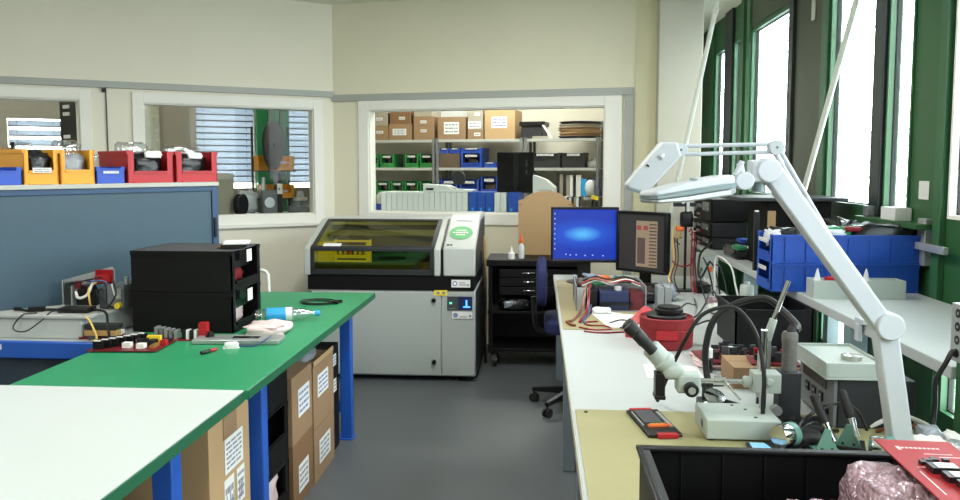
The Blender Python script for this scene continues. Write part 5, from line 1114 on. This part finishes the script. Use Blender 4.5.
# second lamp, clamped to the side table
t = thing('bench_lamp', 'smaller white lamp with folded shade and twin rods, behind the big lamp', 'lamp', (1.225, 2.96, .9705))
O = Vector((1.225, 2.96, .9705)); q = lambda x, z, y=2.9: Vector((x, y, z))-O
G('lamp_white').box(-.04, -.035, 0, .03, .035, .02).box(-.045, -.02, -.065, -.030, .02, .0).cyl((0, 0, .02), (0, 0, .07), .016).build('clamp', t, .003)
E = q(.850, 1.620)
for s in (0, 1):
    G('lamp_white').cyl(Vector((-.01+.02*s, s*.012, .06)), E+Vector((-.008+.026*s, s*.012, -.01)), .0085, n=12).build('lower_rod', t)
    G('lamp_white').cyl(E+Vector((-.01, 0, .012-.028*s)), q(.525, 1.626-.030*s), .0075, n=12).build('upper_rod', t)
G('lamp_white').cyl(E+Vector((0, -.02, 0)), E+Vector((0, .02, 0)), .027, n=24).use('mid_grey').cyl(E+Vector((0, -.022, 0)), E+Vector((0, -.02, 0)), .005, n=10).build('elbow', t, .003)
G('lamp_white').cyl(q(.512, 1.612, 2.88), q(.512, 1.612, 2.92), .024, n=22).use('mid_grey').cyl(q(.512, 1.612, 2.877), q(.512, 1.612, 2.88), .005, n=10).build('shade_joint', t, .003)
G('lamp_white').tube([q(.505, 1.615), q(.478, 1.612, 2.885), q(.45, 1.60, 2.86), q(.43, 1.582, 2.838)], .010).build('bracket', t)
P = [(.316, 1.487), (.439, 1.639), (.492, 1.638), (.507, 1.590), (.413, 1.484), (.396, 1.462), (.376, 1.457), (.322, 1.474)]
sh = G('lamp_white').prism([(x-O.x, z-O.z) for x, z in P], 2.845-O.y, 2.955-O.y, 'y').build('lamp_shade', t, .010, seg=3)
G('chip').obox(q(.388, 1.555, 2.842), (.012, .006, .006), (0, .6, 0)).build('switch', sh); G('lamp_grey').prism([(x-O.x, z-O.z) for x, z in ((.322, 1.478), (.32, 1.468), (.374, 1.450), (.40, 1.455), (.396, 1.465), (.376, 1.460))], 2.85-O.y, 2.95-O.y, 'y').build('shade_rim', sh)

# ------------------------------------------------------------------ crate in the foreground with bubble wrap and board
t = thing('storage_crate', 'large black crate at the front of the right bench', 'crate', (.525, 1.455, .7637))
W, D, H = .305, .205, .186
g = G('black_esd').box(-W, -D, 0, W, D, .006)
for s in (-1, 1):
    a, b = sorted((s*W, s*(W-.006))); g.box(a, -D, .006, b, D, H); a, b = sorted((s*D, s*(D-.006))); g.box(-W+.006, a, .006, W-.006, b, H)
for i in range(1, 7): g.box(-W+i*2*W/7-.002, D-.009, .006, -W+i*2*W/7+.002, D-.006, H)
g.build('shell', t, .002)
g = G('black_plastic'); g.box(-W-.008, D-.014, H-.008, W+.008, D+.008, H+.002).box(-W-.008, -D-.008, H-.008, W+.008, -D+.012, H+.002)
g.box(W-.016, -D+.012, H-.008, W+.008, D-.014, H+.002).box(-W-.008, -D+.012, H-.008, -W+.006, D-.014, H+.002); g.build('rim', t, .003)
G('charcoal').box(-W+.006, -D+.02, H-.012, -W+.018, D-.02, H).build('inner_ledge', t)
contents('bubble_wrap', 'pale pink bubble wrap roll standing in the black crate', 'bubble wrap', [('bubble_pink', (0, 0, .108), (.20, .26, .232), 3)], (.665, 1.41, .7705))
contents('bubble_wrap', 'small flat piece of pink bubble wrap in the black crate', 'bubble wrap', [('bubble_pink', (0, 0, .09), (.13, .16, .18), 6)], (.50, 1.37, .7705))
t = thing('circuit_board', 'bright red circuit board with white relays lying on the crate corner', 'board', (.722, 1.40, 1.0080), -.05)
G('pcb_red').box(-.063, -.24, 0, .075, .165, .003).build('board', t)
for i, (x, y) in enumerate(((-.005, .005), (.004, -.035), (.012, -.072), (.018, -.11))):
    c = G('chip').box(x-.022, y-.015, .003, x+.024, y+.015, .014).build('relay', t); G('relay_white').box(x-.012, y-.012, .014, x+.022, y+.010, .0152).build('relay_top', c)
for x, y, w_, d_ in ((-.02, .04, .014, .01), (-.005, .045, .012, .014), (.015, .045, .01, .01), (-.03, .03, .01, .012), (.05, .03, .02, .012), (.045, -.01, .012, .012), (.05, -.06, .018, .02)): G('chip').box(x, y, .003, x+w_, y+d_, .010).build('component', t)
g = G('bag_pink')
for i in range(9): g.box(-.03+.008*i, .118, .003, -.025+.008*i, .124, .0034)
g.box(-.038, .110, .003, -.032, .128, .0034).box(.0, .09, .003, .05, .092, .0034).box(.02, .075, .003, .06, .077, .0034).box(-.04, .02, .003, -.02, .022, .0034).box(-.045, -.10, .003, -.043, .0, .0034).box(.06, .0, .003, .062, .06, .0034).build('printing', t)
